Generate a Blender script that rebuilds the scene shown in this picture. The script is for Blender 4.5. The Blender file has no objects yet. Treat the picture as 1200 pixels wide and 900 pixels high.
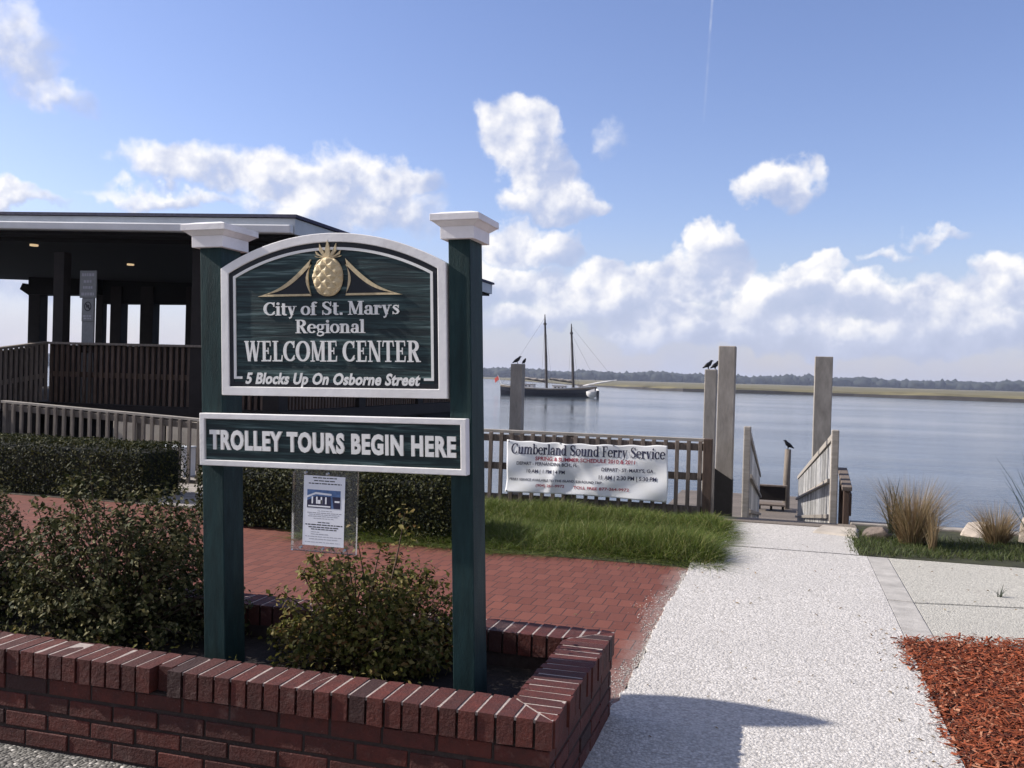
import bpy, bmesh, math, random
import numpy as np
from mathutils import Vector, Matrix
random.seed(7)
RNG = np.random.default_rng(11)
R = math.radians
SC = bpy.context.scene
COL = SC.collection

# ------------------------------------------------------------------ camera
YAW, PITCH, ROLL = R(16.3), R(-0.48), R(1.6)
cam_d = bpy.data.cameras.new('camera')
cam = bpy.data.objects.new('camera', cam_d); COL.objects.link(cam)
cam_d.sensor_width = 36.0; cam_d.lens = 33.0
cam_d.clip_start = 0.05; cam_d.clip_end = 20000
fwd = Vector((-math.sin(YAW) * math.cos(PITCH), math.cos(YAW) * math.cos(PITCH), math.sin(PITCH)))
r0 = Vector((math.cos(YAW), math.sin(YAW), 0)); u0 = r0.cross(fwd)
rt = r0 * math.cos(ROLL) + u0 * math.sin(ROLL); up = u0 * math.cos(ROLL) - r0 * math.sin(ROLL)
M = Matrix((rt, up, -fwd)).transposed().to_4x4(); M.translation = (0, 0, 1.6)
cam.matrix_world = M
SC.camera = cam

# ------------------------------------------------------------------ sun, sky, exposure
SUN_EL = R(32.8); SUN_AZ = math.atan2(-1.0, -0.085)          # towards the sun, clockwise from +Y
SUN_STRENGTH = 5.0; SKY_STRENGTH = 0.088; EXPOSURE = 0.66
sun_d = bpy.data.lights.new('sun', 'SUN'); sun_d.energy = SUN_STRENGTH; sun_d.angle = R(0.5); sun_d.color = (1.0, 0.94, 0.87)
sun = bpy.data.objects.new('sun', sun_d); COL.objects.link(sun)
tosun = Vector((math.sin(SUN_AZ) * math.cos(SUN_EL), math.cos(SUN_AZ) * math.cos(SUN_EL), math.sin(SUN_EL)))
sun.rotation_euler = tosun.to_track_quat('Z', 'Y').to_euler(); sun.location = (-20, 0, 20)
SC.view_settings.view_transform = 'Standard'; SC.view_settings.look = 'None'
SC.view_settings.exposure = EXPOSURE; SC.view_settings.gamma = 1; SC.view_settings.use_curve_mapping = False

WORLD = bpy.data.worlds.new('World'); SC.world = WORLD; WORLD.use_nodes = True
class NT:
    """small helper to write node trees"""
    def __init__(s, tree): s.t = tree; s.n = tree.nodes; s.l = tree.links
    def put(s, sock, v):
        if isinstance(v, bpy.types.NodeSocket): s.l.new(v, sock)
        elif v is not None:
            if isinstance(v, (tuple, list)) and len(v) == 3 and len(sock.default_value) == 4: v = (*v, 1)
            sock.default_value = v
    def math(s, op, a, b=None, c=None, clamp=False):
        m = s.n.new('ShaderNodeMath'); m.operation = op; m.use_clamp = clamp
        for i, v in enumerate((a, b, c)):
            if v is not None: s.put(m.inputs[i], v)
        return m.outputs[0]
    def vmath(s, op, a, b=None):
        m = s.n.new('ShaderNodeVectorMath'); m.operation = op
        s.put(m.inputs[0], a)
        if b is not None: s.put(m.inputs[1], b)
        return m.outputs[0]
    def noise(s, vec, scale, detail=4, rough=.55, dist=0, out='Fac'):
        m = s.n.new('ShaderNodeTexNoise'); s.put(m.inputs['Vector'], vec); s.put(m.inputs['Scale'], scale)
        s.put(m.inputs['Detail'], detail); s.put(m.inputs['Roughness'], rough); s.put(m.inputs['Distortion'], dist)
        return m.outputs[out]
    def voro(s, vec, scale, feature='F1', out='Distance'):
        m = s.n.new('ShaderNodeTexVoronoi'); m.feature = feature; s.put(m.inputs['Vector'], vec); s.put(m.inputs['Scale'], scale)
        return m.outputs[out]
    def ramp(s, fac, stops, interp='LINEAR'):
        m = s.n.new('ShaderNodeValToRGB'); s.put(m.inputs[0], fac); e = m.color_ramp; e.interpolation = interp
        while len(e.elements) < len(stops): e.elements.new(.5)
        for el, (p, c) in zip(e.elements, stops):
            el.position = p; el.color = (*c, 1) if len(c) == 3 else c
        return m.outputs[0]
    def range(s, v, a, b, c=0., d=1., smooth=False):
        m = s.n.new('ShaderNodeMapRange'); m.clamp = True
        if smooth: m.interpolation_type = 'SMOOTHSTEP'
        for i, x in enumerate((v, a, b, c, d)): s.put(m.inputs[i], x)
        return m.outputs[0]
    def mix(s, f, a, b, mode='MIX'):
        m = s.n.new('ShaderNodeMix'); m.data_type = 'RGBA'; m.blend_type = mode; s.put(m.inputs[0], f)
        s.put(m.inputs[6], a); s.put(m.inputs[7], b); return m.outputs[2]
    def mapping(s, vec, scale=(1, 1, 1), rot=(0, 0, 0), loc=(0, 0, 0)):
        m = s.n.new('ShaderNodeMapping'); s.put(m.inputs[0], vec); m.inputs['Scale'].default_value = scale
        m.inputs['Rotation'].default_value = rot; m.inputs['Location'].default_value = loc; return m.outputs[0]
    def obj(s): return s.n.new('ShaderNodeTexCoord').outputs['Object']
    def geo(s, out): return s.n.new('ShaderNodeNewGeometry').outputs[out]
    def bump(s, h, strength=.3, dist=.01, normal=None):
        m = s.n.new('ShaderNodeBump'); s.put(m.inputs['Height'], h); m.inputs['Strength'].default_value = strength
        m.inputs['Distance'].default_value = dist
        if normal is not None: s.put(m.inputs['Normal'], normal)
        return m.outputs[0]

def build_world():
    w = NT(WORLD.node_tree)
    for n in list(w.n): w.n.remove(n)
    out = w.n.new('ShaderNodeOutputWorld')
    sky = w.n.new('ShaderNodeTexSky'); sky.sky_type = 'NISHITA'; sky.sun_disc = False
    sky.sun_elevation = SUN_EL; sky.sun_rotation = SUN_AZ % (2 * math.pi)
    sky.air_density = 1.1; sky.dust_density = 0.6; sky.ozone_density = 1.6
    bg = w.n.new('ShaderNodeBackground'); w.put(bg.inputs[0], w.mix(1.0, sky.outputs[0], (1.02, .97, 1.22), 'MULTIPLY')); bg.inputs[1].default_value = SKY_STRENGTH
    d = w.n.new('ShaderNodeTexCoord').outputs['Generated']
    sep = w.n.new('ShaderNodeSeparateXYZ'); w.put(sep.inputs[0], d)
    az = w.math('MULTIPLY', w.math('ARCTAN2', sep.outputs[0], sep.outputs[1]), 180 / math.pi)
    el = w.math('MULTIPLY', w.math('ARCSINE', sep.outputs[2]), 180 / math.pi)
    # billows: fractal noise pushes the edge of every cloud about
    n1 = w.noise(d, 22, 6, .52)
    n2 = w.noise(w.vmath('ADD', d, (3.1, 1.7, .4)), 22, 6, .52)
    azw = w.math('ADD', az, w.math('MULTIPLY', w.math('SUBTRACT', n1, .5), 5.0))
    elw = w.math('ADD', el, w.math('MULTIPLY', w.math('SUBTRACT', n2, .5), 4.0))
    # azimuth, elevation, half-widths (degrees) and weight of each cloud
    blobs = [(-16.4, 14.1, 3.3, 2.6, 1.1), (-15.0, 12.3, 2.4, 1.7, .85), (-14.2, 10.4, 3.3, 1.9, .9), (-11.8, 10.3, 1.3, 1.0, .7), (-16.6, 8.0, 2.6, 1.6, .75), (-13.9, 7.6, 1.6, 1.5, .8), (-17.2, 5.4, 4.6, 2.1, .8),
             (-23.4, 11.0, 3.0, 1.5, .7), (-29.8, 11.2, 8.0, 2.1, .66), (-36.3, 11.3, 4.4, 1.7, .62), (-26.5, 9.4, 6.5, 2.0, .66), (-36.5, 9.5, 5.0, .8, .5), (-44.6, 16.0, 2.4, 3.4, .42), (-42.8, 14.5, 2.6, 1.2, .38), (-44.6, 8.7, 3.0, .7, .6),
             (-.5, 11.5, 2.6, 1.8, .95), (-3.9, 8.1, 2.0, 1.8, .95), (-5.0, 6.4, 3.2, 1.6, .9), (-7.6, 6.0, 2.6, 1.3, .8), (-11.3, 5.9, 2.4, 1.5, .85), (-9.6, 4.6, 6.5, 2.0, .9),
             (1.9, 6.6, 2.0, 1.3, .95), (4.0, 5.1, 3.6, 1.6, .9), (-.5, 4.7, 5.0, 2.1, .92), (7.4, 4.6, 4.6, 1.9, .92), (11.5, 5.4, 3.0, 1.8, .9), (9.4, 3.0, 7, 1.7, .8), (-4.5, 2.9, 8, 1.7, .75), (3.0, 2.7, 8, 1.6, .75), (-14.5, 3.2, 6, 1.0, .6),
             (5.3, 7.5, 1.7, .45, .4), (8.0, 8.2, 2.1, .55, .4), (-10.8, 14.2, 1.2, .9, .22), (-30, 5.2, 11, 2.2, .6), (-45, 5.0, 7, 2.6, .65), (24, 7, 7, 2.4, .8), (38, 10, 8, 3, .8)]
    f = num = den = None
    for a0, e0, ra, re, wt in blobs:
        x = w.math('DIVIDE', w.math('SUBTRACT', azw, a0), ra)
        y = w.math('DIVIDE', w.math('SUBTRACT', elw, e0), re)
        yb = w.math('MULTIPLY', y, w.math('ADD', 1.0, w.math('MULTIPLY', w.math('LESS_THAN', y, 0.0), .35)))   # flatter bases
        v = w.math('MULTIPLY', w.math('SUBTRACT', 1, w.math('ADD', w.math('MULTIPLY', x, x), w.math('MULTIPLY', yb, yb))), wt)
        f = v if f is None else w.math('SMOOTH_MAX', f, v, .18)
        vp = w.math('MAXIMUM', v, 0.0); q = w.math('MULTIPLY', vp, w.math('SUBTRACT', y, w.math('MULTIPLY', x, .45)))
        num = q if num is None else w.math('ADD', num, q); den = vp if den is None else w.math('ADD', den, vp)
    n3 = w.noise(d, 70, 6, .62)
    f = w.math('ADD', f, w.math('MULTIPLY', w.math('SUBTRACT', n3, .5), .42))
    # unseen broken cloud added behind the camera to brighten sides facing it
    nb2 = w.noise(d, 3.2, 6, .55); back = w.math('MULTIPLY', w.range(sep.outputs[1], .25, -.15), w.range(sep.outputs[2], .02, .12))
    dens = w.range(f, -.02, .52, 0, 1, True)
    densb = w.math('MULTIPLY', w.range(nb2, .42, .56, 0, 1, True), back)
    # thin veil low over the horizon
    veil = w.math('MULTIPLY', w.range(el, 0, 10, .85, 0, True), w.range(w.noise(d, 7, 5, .55), .3, .65, .5, 1))
    # lit side: towards the upper left of each heap, broken up by the billows
    hgt = w.math('DIVIDE', num, w.math('ADD', den, .02))
    offv = (-.012, -.002, .016)
    nb = w.noise(w.vmath('ADD', d, offv), 22, 6, .52)
    lit = w.math('ADD', w.math('MULTIPLY', w.range(hgt, -.55, .55), .62), w.math('MULTIPLY', w.range(w.math('SUBTRACT', n1, nb), -.14, .14), .62))
    lit = w.math('MULTIPLY', lit, w.range(el, 1.5, 6.0, .55, 1))
    ccol = w.ramp(lit, [(.12, (.44, .50, .70)), (.45, (.55, .60, .77)), (.72, (.76, .78, .87)), (.98, (1.0, .98, .97))])
    ccol = w.mix(densb, ccol, (.60, .58, .58))
    cbg = w.n.new('ShaderNodeBackground'); w.put(cbg.inputs[0], ccol); cbg.inputs[1].default_value = .68
    vbg = w.n.new('ShaderNodeBackground'); vbg.inputs[0].default_value = (.56, .61, .80, 1); vbg.inputs[1].default_value = .60
    dens = w.math('MAXIMUM', w.math('MULTIPLY', dens, w.range(lit, .15, .55, .66, .95)), w.math('MULTIPLY', densb, .9))
    m1 = w.n.new('ShaderNodeMixShader'); w.put(m1.inputs[0], veil); w.l.new(bg.outputs[0], m1.inputs[1]); w.l.new(vbg.outputs[0], m1.inputs[2])
    # a short contrail high in the sky
    ct = w.math('ABSOLUTE', w.math('SUBTRACT', az, w.math('ADD', -5.9, w.math('MULTIPLY', el, .045))))
    ctm = w.math('MULTIPLY', w.range(ct, .02, .11, .24, 0, True), w.math('MULTIPLY', w.range(el, 15, 17.5, 0, 1), w.range(w.noise(d, 60, 3), .35, .6, .3, 1)))
    dens2 = w.math('MAXIMUM', dens, ctm)
    m2 = w.n.new('ShaderNodeMixShader'); w.put(m2.inputs[0], dens2); w.l.new(m1.outputs[0], m2.inputs[1]); w.l.new(cbg.outputs[0], m2.inputs[2])
    w.l.new(m2.outputs[0], out.inputs[0])
build_world()
WORLD.cycles.sampling_method = 'MANUAL'; WORLD.cycles.sample_map_resolution = 512
SC.cycles.use_denoising = True
SC.cycles.max_bounces = 8; SC.cycles.transparent_max_bounces = 12

# ------------------------------------------------------------------ materials
def new_mat(name):
    m = bpy.data.materials.new(name); m.use_nodes = True
    t = NT(m.node_tree); b = t.n['Principled BSDF']
    b.inputs['Specular IOR Level'].default_value = .35
    return m, t, b
def plain(name, col, rough=.6, var=.25, scale=8, bump=.0, bscale=60, spec=.35, metal=0, stretch=(1, 1, 1), island=0, dirt=None):
    """base colour broken up by two noises, optional bump and per-piece tint"""
    m, t, b = new_mat(name); o = t.obj(); v = t.mapping(o, stretch)
    n = t.noise(v, scale, 6, .65); n = t.range(n, .3, .7)
    lo = tuple(c * (1 - var) for c in col); hi = tuple(min(1, c * (1 + var)) for c in col)
    c = t.mix(n, lo, hi)
    if island:
        ri = t.geo('Random Per Island'); c = t.mix(1.0, c, t.ramp(ri, [(0, (1 - island,) * 3), (1, (1 + island * .6,) * 3)]), 'MULTIPLY')
    if dirt:
        dm = t.range(t.noise(v, scale * .35, 5, .7), .52, .7); c = t.mix(t.math('MULTIPLY', dm, dirt[1]), c, dirt[0])
    t.put(b.inputs['Base Color'], c); b.inputs['Roughness'].default_value = rough
    b.inputs['Specular IOR Level'].default_value = spec; b.inputs['Metallic'].default_value = metal
    if bump: t.put(b.inputs['Normal'], t.bump(t.noise(v, bscale, 5, .6), bump, .01))
    return m
def leafy(name, cols, rough=.5, trans=.25, spec=.4):
    m, t, b = new_mat(name)
    ri = t.geo('Random Per Island')
    c = t.ramp(ri, [(i / (len(cols) - 1), cc) for i, cc in enumerate(cols)])
    t.put(b.inputs['Base Color'], c); b.inputs['Roughness'].default_value = rough; b.inputs['Specular IOR Level'].default_value = spec
    tr = t.n.new('ShaderNodeBsdfTranslucent'); t.put(tr.inputs[0], c)
    mx = t.n.new('ShaderNodeMixShader'); mx.inputs[0].default_value = trans
    t.l.new(b.outputs[0], mx.inputs[1]); t.l.new(tr.outputs[0], mx.inputs[2])
    t.l.new(mx.outputs[0], t.n['Material Output'].inputs[0]); return m

MT = {}
def mk():
    MT['teal'] = plain('teal_paint', (.010, .028, .029), .6, .35, 5, .25, 40, spec=.18, stretch=(6, 6, 1), dirt=((.035, .065, .058), .5))
    MT['white_paint'] = plain('white_paint', (.78, .76, .74), .55, .08, 6, .1, 50, dirt=((.5, .47, .43), .35))
    MT['cap_paint'] = plain('cap_paint', (.78, .75, .74), .6, .07, 9, .15, 40, dirt=((.5, .46, .42), .3))
    MT['letter'] = plain('letter_paint', (.80, .79, .75), .5, .06, 20)
    MT['gold'] = plain('gold_leaf', (.56, .45, .27), .55, .2, 40, .2, 120)
    MT['black'] = plain('black_paint', (.008, .010, .014), .5, .2, 10)
    MT['steel'] = plain('steel', (.45, .45, .46), .35, .1, 10, metal=.9)
    # sandblasted cedar face: horizontal grain standing proud, paler where worn
    m, t, b = new_mat('carved_green'); o = t.obj()
    g = t.noise(t.mapping(o, (2.2, 1, 55)), 1.6, 6, .6, .6)
    g2 = t.noise(t.mapping(o, (.9, 1, 14)), 2.5, 4, .55)
    k = t.math('ADD', t.math('MULTIPLY', g, .65), t.math('MULTIPLY', g2, .45))
    c = t.ramp(k, [(.40, (.002, .007, .009)), (.53, (.006, .019, .021)), (.61, (.022, .050, .050)), (.69, (.10, .15, .145))])
    t.put(b.inputs['Base Color'], c); b.inputs['Roughness'].default_value = .5
    t.put(b.inputs['Normal'], t.bump(g, .5, .004)); MT['carved'] = m
    # weathered boards
    MT['wood'] = plain('weathered_wood', (.17, .135, .112), .8, .35, 7, .4, 30, stretch=(6, 6, 1), island=.25)
    MT['wood_pale'] = plain('pale_wood', (.31, .28, .245), .8, .25, 6, .4, 30, stretch=(1, 6, 6), island=.15)
    MT['wood_grey'] = plain('grey_wood', (.17, .142, .118), .8, .3, 7, .4, 30, stretch=(6, 6, 1), island=.2)
    MT['wood_brown'] = plain('brown_wood', (.085, .055, .040), .75, .4, 6, .3, 30, stretch=(5, 5, 1), island=.3)
    MT['wood_dark'] = plain('dark_wood', (.014, .010, .009), .8, .3, 6, .2, 30, island=.2)
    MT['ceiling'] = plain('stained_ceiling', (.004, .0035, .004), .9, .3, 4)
    MT['shingle'] = plain('roof_shingle', (.05, .05, .085), .85, .4, 25, .5, 60)
    MT['fascia'] = plain('fascia_paint', (.44, .47, .50), .5, .12, 2, dirt=((.3, .32, .34), .4))
    MT['gutter'] = plain('gutter_paint', (.62, .63, .65), .4, .1, 2)
    MT['concrete'] = plain('concrete', (.285, .258, .228), .88, .3, 3, .4, 50, stretch=(2.5, 2.5, .8), dirt=((.13, .105, .08), .6))
    MT['concrete_pale'] = plain('pale_concrete', (.40, .355, .30), .88, .2, 4, .35, 50, dirt=((.33, .30, .26), .4))
    MT['picket_pale'] = plain('pale_picket', (.54, .53, .51), .8, .3, 7, .3, 30, stretch=(6, 6, 1), island=.55)
    MT['kerb'] = plain('kerb_concrete', (.36, .34, .31), .9, .25, 5, .35, 70, dirt=((.20, .18, .16), .6))
    MT['sign_grey'] = plain('weathered_sign', (.17, .175, .18), .6, .12, 20)
    MT['ink_dark'] = plain('dark_ink', (.025, .025, .06), .7, .1, 10)
    MT['ink_black'] = plain('black_ink', (.03, .03, .035), .7, .1, 10)
    MT['ink_red'] = plain('red_ink', (.30, .02, .05), .7, .1, 10)
    MT['ink_grey'] = plain('grey_ink', (.30, .30, .33), .7, .1, 10)
    MT['ink_blue'] = plain('blue_ink', (.10, .17, .33), .7, .4, 60)
    MT['paper'] = plain('paper', (.78, .79, .82), .7, .04, 10)
    m, t, b = new_mat('vinyl_banner'); o = t.obj()
    t.put(b.inputs['Base Color'], t.mix(t.range(t.noise(o, 3, 5), .35, .7), (.80, .80, .80), (.88, .88, .88))); b.inputs['Roughness'].default_value = .45
    tr = t.n.new('ShaderNodeBsdfTranslucent'); tr.inputs[0].default_value = (.85, .85, .86, 1)
    mx = t.n.new('ShaderNodeMixShader'); mx.inputs[0].default_value = .2
    t.l.new(b.outputs[0], mx.inputs[1]); t.l.new(tr.outputs[0], mx.inputs[2]); t.l.new(mx.outputs[0], t.n['Material Output'].inputs[0]); MT['banner'] = m
    m, t, b = new_mat('clear_acrylic')
    tr = t.n.new('ShaderNodeBsdfTransparent'); tr.inputs[0].default_value = (.93, .94, .95, 1)
    gl = t.n.new('ShaderNodeBsdfGlossy'); gl.inputs['Roughness'].default_value = .03
    df = t.n.new('ShaderNodeBsdfDiffuse'); df.inputs[0].default_value = (.6, .6, .62, 1)
    lw = t.n.new('ShaderNodeLayerWeight'); lw.inputs[0].default_value = .35
    m1 = t.n.new('ShaderNodeMixShader'); t.l.new(lw.outputs['Fresnel'], m1.inputs[0]); t.l.new(tr.outputs[0], m1.inputs[1]); t.l.new(gl.outputs[0], m1.inputs[2])
    m2 = t.n.new('ShaderNodeMixShader'); m2.inputs[0].default_value = .035; t.l.new(m1.outputs[0], m2.inputs[1]); t.l.new(df.outputs[0], m2.inputs[2])
    t.l.new(m2.outputs[0], t.n['Material Output'].inputs[0]); MT['acrylic'] = m
    # fired brick, each brick its own tint
    m, t, b = new_mat('planter_brick'); o = t.obj(); ri = t.geo('Random Per Island')
    c = t.ramp(ri, [(0, (.054, .0115, .008)), (.35, (.078, .0150, .010)), (.7, (.104, .020, .0125)), (.9, (.068, .0145, .011)), (1, (.027, .011, .010))])
    c = t.mix(t.range(t.noise(o, 18, 6, .7), .35, .75, 0, .75), c, (.030, .011, .009))
    c = t.mix(t.range(t.noise(o, 5, 5, .7), .60, .74, 0, .22), c, (.30, .22, .19))
    c = t.mix(t.range(t.noise(o, 55, 3, .6), .68, .78, 0, .35), c, (.28, .19, .165))
    t.put(b.inputs['Base Color'], c); b.inputs['Roughness'].default_value = .75
    t.put(b.inputs['Normal'], t.bump(t.math('ADD', t.noise(o, 90, 5, .65), t.math('MULTIPLY', t.noise(o, 24, 3, .6), 1.2)), .6, .008)); MT['brick'] = m
    MT['mortar'] = plain('mortar', (.34, .285, .255), .9, .2, 30, .5, 90)
    MT['mortar_dark'] = plain('dark_mortar', (.035, .024, .021), .95, .3, 30, .4, 90)
    MT['soil'] = plain('soil', (.014, .010, .008), .95, .5, 14, .8, 40)
    # paving laid with the long side of each brick running away
    m, t, b = new_mat('brick_paver'); o = t.obj()
    bt = t.n.new('ShaderNodeTexBrick'); wv = t.vmath('ADD', o, t.vmath('SCALE', t.vmath('SUBTRACT', t.noise(o, 3, 2, .5, 0, 'Color'), (.5, .5, .5)), None))
    bt.offset = .5; bt.squash = 1
    sc_ = [n for n in t.n if n.bl_idname == 'ShaderNodeVectorMath' and n.operation == 'SCALE'][0]; sc_.inputs['Scale'].default_value = .02
    t.put(bt.inputs['Vector'], wv)
    bt.inputs['Color1'].default_value = (.118, .032, .019, 1); bt.inputs['Color2'].default_value = (.165, .050, .031, 1); bt.inputs['Mortar'].default_value = (.030, .016, .015, 1)
    bt.inputs['Scale'].default_value = 1; bt.inputs['Mortar Size'].default_value = .0042; bt.inputs['Mortar Smooth'].default_value = .3
    bt.inputs['Bias'].default_value = 0; bt.inputs['Brick Width'].default_value = .105; bt.inputs['Row Height'].default_value = .205
    c = t.mix(t.range(t.noise(o, 1.3, 5, .6), .35, .7, 0, .5), bt.outputs['Color'], (.105, .033, .023))
    c = t.mix(t.range(t.noise(o, 40, 4, .7), .6, .8, 0, .5), c, (.24, .15, .13))
    sx_ = t.n.new('ShaderNodeSeparateXYZ'); t.put(sx_.inputs[0], o)
    dust = t.math('MULTIPLY', t.range(t.math('ADD', sx_.outputs[0], t.math('MULTIPLY', t.noise(o, 4, 5, .7), .30)), -.78, -.56), t.range(t.noise(o, 60, 4, .7), .3, .62, .25, 1))
    c = t.mix(t.math('MULTIPLY', dust, .6), c, (.36, .33, .30))
    t.put(b.inputs['Base Color'], c); b.inputs['Roughness'].default_value = .85
    hh = t.math('SUBTRACT', t.math('MULTIPLY', t.noise(o, 60, 4), .25), bt.outputs['Fac'])
    t.put(b.inputs['Normal'], t.bump(hh, .6, .006)); MT['paver'] = m
    # crushed oyster shell set in lime
    def shell(name, base, dark, sc):
        m, t, b = new_mat(name); o = t.obj()
        v1 = t.voro(o, sc, 'F1', 'Color'); d1 = t.voro(o, sc); d2 = t.voro(o, sc * 2.3)
        sep = t.n.new('ShaderNodeSeparateColor'); t.put(sep.inputs[0], v1)
        c = t.ramp(sep.outputs[0], [(0, tuple(x * .66 for x in base)), (.3, tuple(x * .88 for x in base)), (.75, base), (1, tuple(min(.86, x * 1.2) for x in base))])
        c = t.mix(t.range(d1, .42, .8, 0, .55), c, dark)
        c = t.mix(t.range(t.noise(o, .8, 6, .68), .45, .72, 0, .55), c, tuple(x * .72 for x in base))
        c = t.mix(t.range(t.noise(t.mapping(o, (2.2, .5, 1)), 1.7, 5, .7), .58, .78, 0, .35), c, (.30, .265, .22))
        t.put(b.inputs['Base Color'], c); b.inputs['Roughness'].default_value = .9
        h = t.math('ADD', t.math('MULTIPLY', d1, -1.0), t.math('ADD', t.math('MULTIPLY', d2, -.5), t.math('MULTIPLY', t.noise(o, 22, 3), .7)))
        t.put(b.inputs['Normal'], t.bump(h, .6, .007)); return m
    MT['shell'] = shell('crushed_shell', (.535, .508, .475), (.24, .22, .195), 70)
    MT['tabby'] = shell('tabby', (.46, .44, .385), (.25, .235, .20), 85)
    MT['grit'] = plain('shell_grit', (.40, .38, .35), .9, .2, 30, island=.3)
    # road gravel
    m, t, b = new_mat('road_gravel'); o = t.obj()
    sep = t.n.new('ShaderNodeSeparateColor'); t.put(sep.inputs[0], t.voro(o, 70, 'F1', 'Color')); dd = t.voro(o, 70)
    c = t.ramp(sep.outputs[0], [(0, (.05, .048, .045)), (.6, (.12, .115, .105)), (.9, (.2, .19, .175)), (1, (.45, .43, .4))])
    t.put(b.inputs['Base Color'], c); b.inputs['Roughness'].default_value = .9
    t.put(b.inputs['Normal'], t.bump(t.math('MULTIPLY', dd, -1), .8, .012)); MT['gravel'] = m
    MT['earth'] = plain('earth', (.045, .036, .024), .95, .5, 6, .6, 40)
    MT['turf'] = plain('turf', (.030, .032, .014), .95, .5, 9, .6, 40)
    MT['mulch_base'] = plain('mulch_bed', (.10, .030, .016), .95, .5, 20, .8, 60)
    MT['chip'] = leafy('mulch_chip', [(.065, .016, .009), (.175, .041, .017), (.27, .073, .033), (.12, .029, .013), (.22, .053, .021), (.36, .18, .11)], .85, 0, .15)
    MT['leaf_boxwood'] = leafy('boxwood_leaf', [(.007, .012, .003), (.017, .023, .005), (.038, .040, .009), (.075, .072, .018)], .65, .15, .15)
    MT['leaf_shrub'] = leafy('shrub_leaf', [(.028, .036, .007), (.070, .076, .015), (.17, .155, .04), (.05, .054, .011), (.29, .24, .09), (.14, .065, .022)], .65, .28, .14)
    MT['leaf_dark'] = leafy('dark_shrub_leaf', [(.014, .019, .005), (.030, .036, .011), (.075, .075, .028), (.17, .15, .07), (.026, .030, .009)], .68, .2, .12)
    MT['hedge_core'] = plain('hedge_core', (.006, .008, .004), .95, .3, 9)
    MT['twig'] = plain('twig', (.07, .045, .03), .85, .3, 9)
    MT['grass'] = leafy('grass_blade', [(.042, .068, .010), (.088, .128, .018), (.14, .175, .035), (.055, .088, .012), (.28, .25, .10)], .6, .3, .25)
    MT['grass_low'] = leafy('low_grass', [(.04, .06, .014), (.065, .09, .024), (.10, .105, .04)], .6, .3, .25)
    MT['straw'] = leafy('straw_blade', [(.17, .115, .055), (.28, .20, .11), (.36, .28, .16), (.22, .14, .08), (.13, .11, .04)], .7, .25, .2)
    MT['yucca'] = leafy('yucca_leaf', [(.016, .028, .016), (.03, .045, .026), (.05, .06, .035)], .45, .1)
    MT['marsh'] = plain('marsh_grass', (.125, .108, .052), .95, .6, .05, 0)
    MT['mud'] = plain('mud_bank', (.028, .025, .024), .9, .4, .2, .6, 2)
    MT['woods'] = plain('woods', (.018, .024, .02), .95, .4, .02)
    MT['rock'] = plain('rock', (.42, .36, .30), .9, .25, 5, .6, 20)
    MT['bird'] = plain('bird', (.010, .010, .013), .5, .3, 30)
    MT['hull'] = plain('hull_paint', (.012, .013, .022), .4, .2, 1)
    MT['boat_white'] = plain('boat_white', (.7, .68, .66), .5, .1, 1)
    MT['boat_deck'] = plain('boat_deck', (.20, .16, .12), .7, .3, 2)
    MT['spar'] = plain('spar_wood', (.035, .028, .026), .6, .3, 2)
    MT['canvas'] = plain('furled_canvas', (.30, .27, .24), .9, .3, 3)
    MT['red'] = plain('red_cloth', (.5, .08, .06), .8, .2, 3)
    # tidal river
    m, t, b = new_mat('river_water'); o = t.obj()
    b.inputs['Base Color'].default_value = (.045, .062, .075, 1); b.inputs['Roughness'].default_value = .07; b.inputs['IOR'].default_value = 1.33
    b.inputs['Specular IOR Level'].default_value = .5
    w1 = t.noise(t.mapping(o, (.9, 1.6, 1)), 1.6, 5, .6); w2 = t.noise(t.mapping(o, (.25, .6, 1)), .22, 4, .55); w3 = t.noise(t.mapping(o, (1, 2, 1)), 7, 3, .6)
    patch = t.range(t.noise(t.mapping(o, (.35, 1, 1)), .05, 4, .55), .38, .66, .25, 1)
    h = t.math('MULTIPLY', t.math('ADD', t.math('ADD', t.math('MULTIPLY', w1, .085), t.math('MULTIPLY', w2, .20)), t.math('MULTIPLY', w3, .016)), patch)
    t.put(b.inputs['Normal'], t.bump(h, .7, 1.0)); MT['water'] = m
    m, t, b = new_mat('lamp_glow'); b.inputs['Base Color'].default_value = (.9, .8, .6, 1)
    b.inputs['Emission Color'].default_value = (1, .72, .4, 1); b.inputs['Emission Strength'].default_value = .4; MT['glow'] = m
mk()

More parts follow.
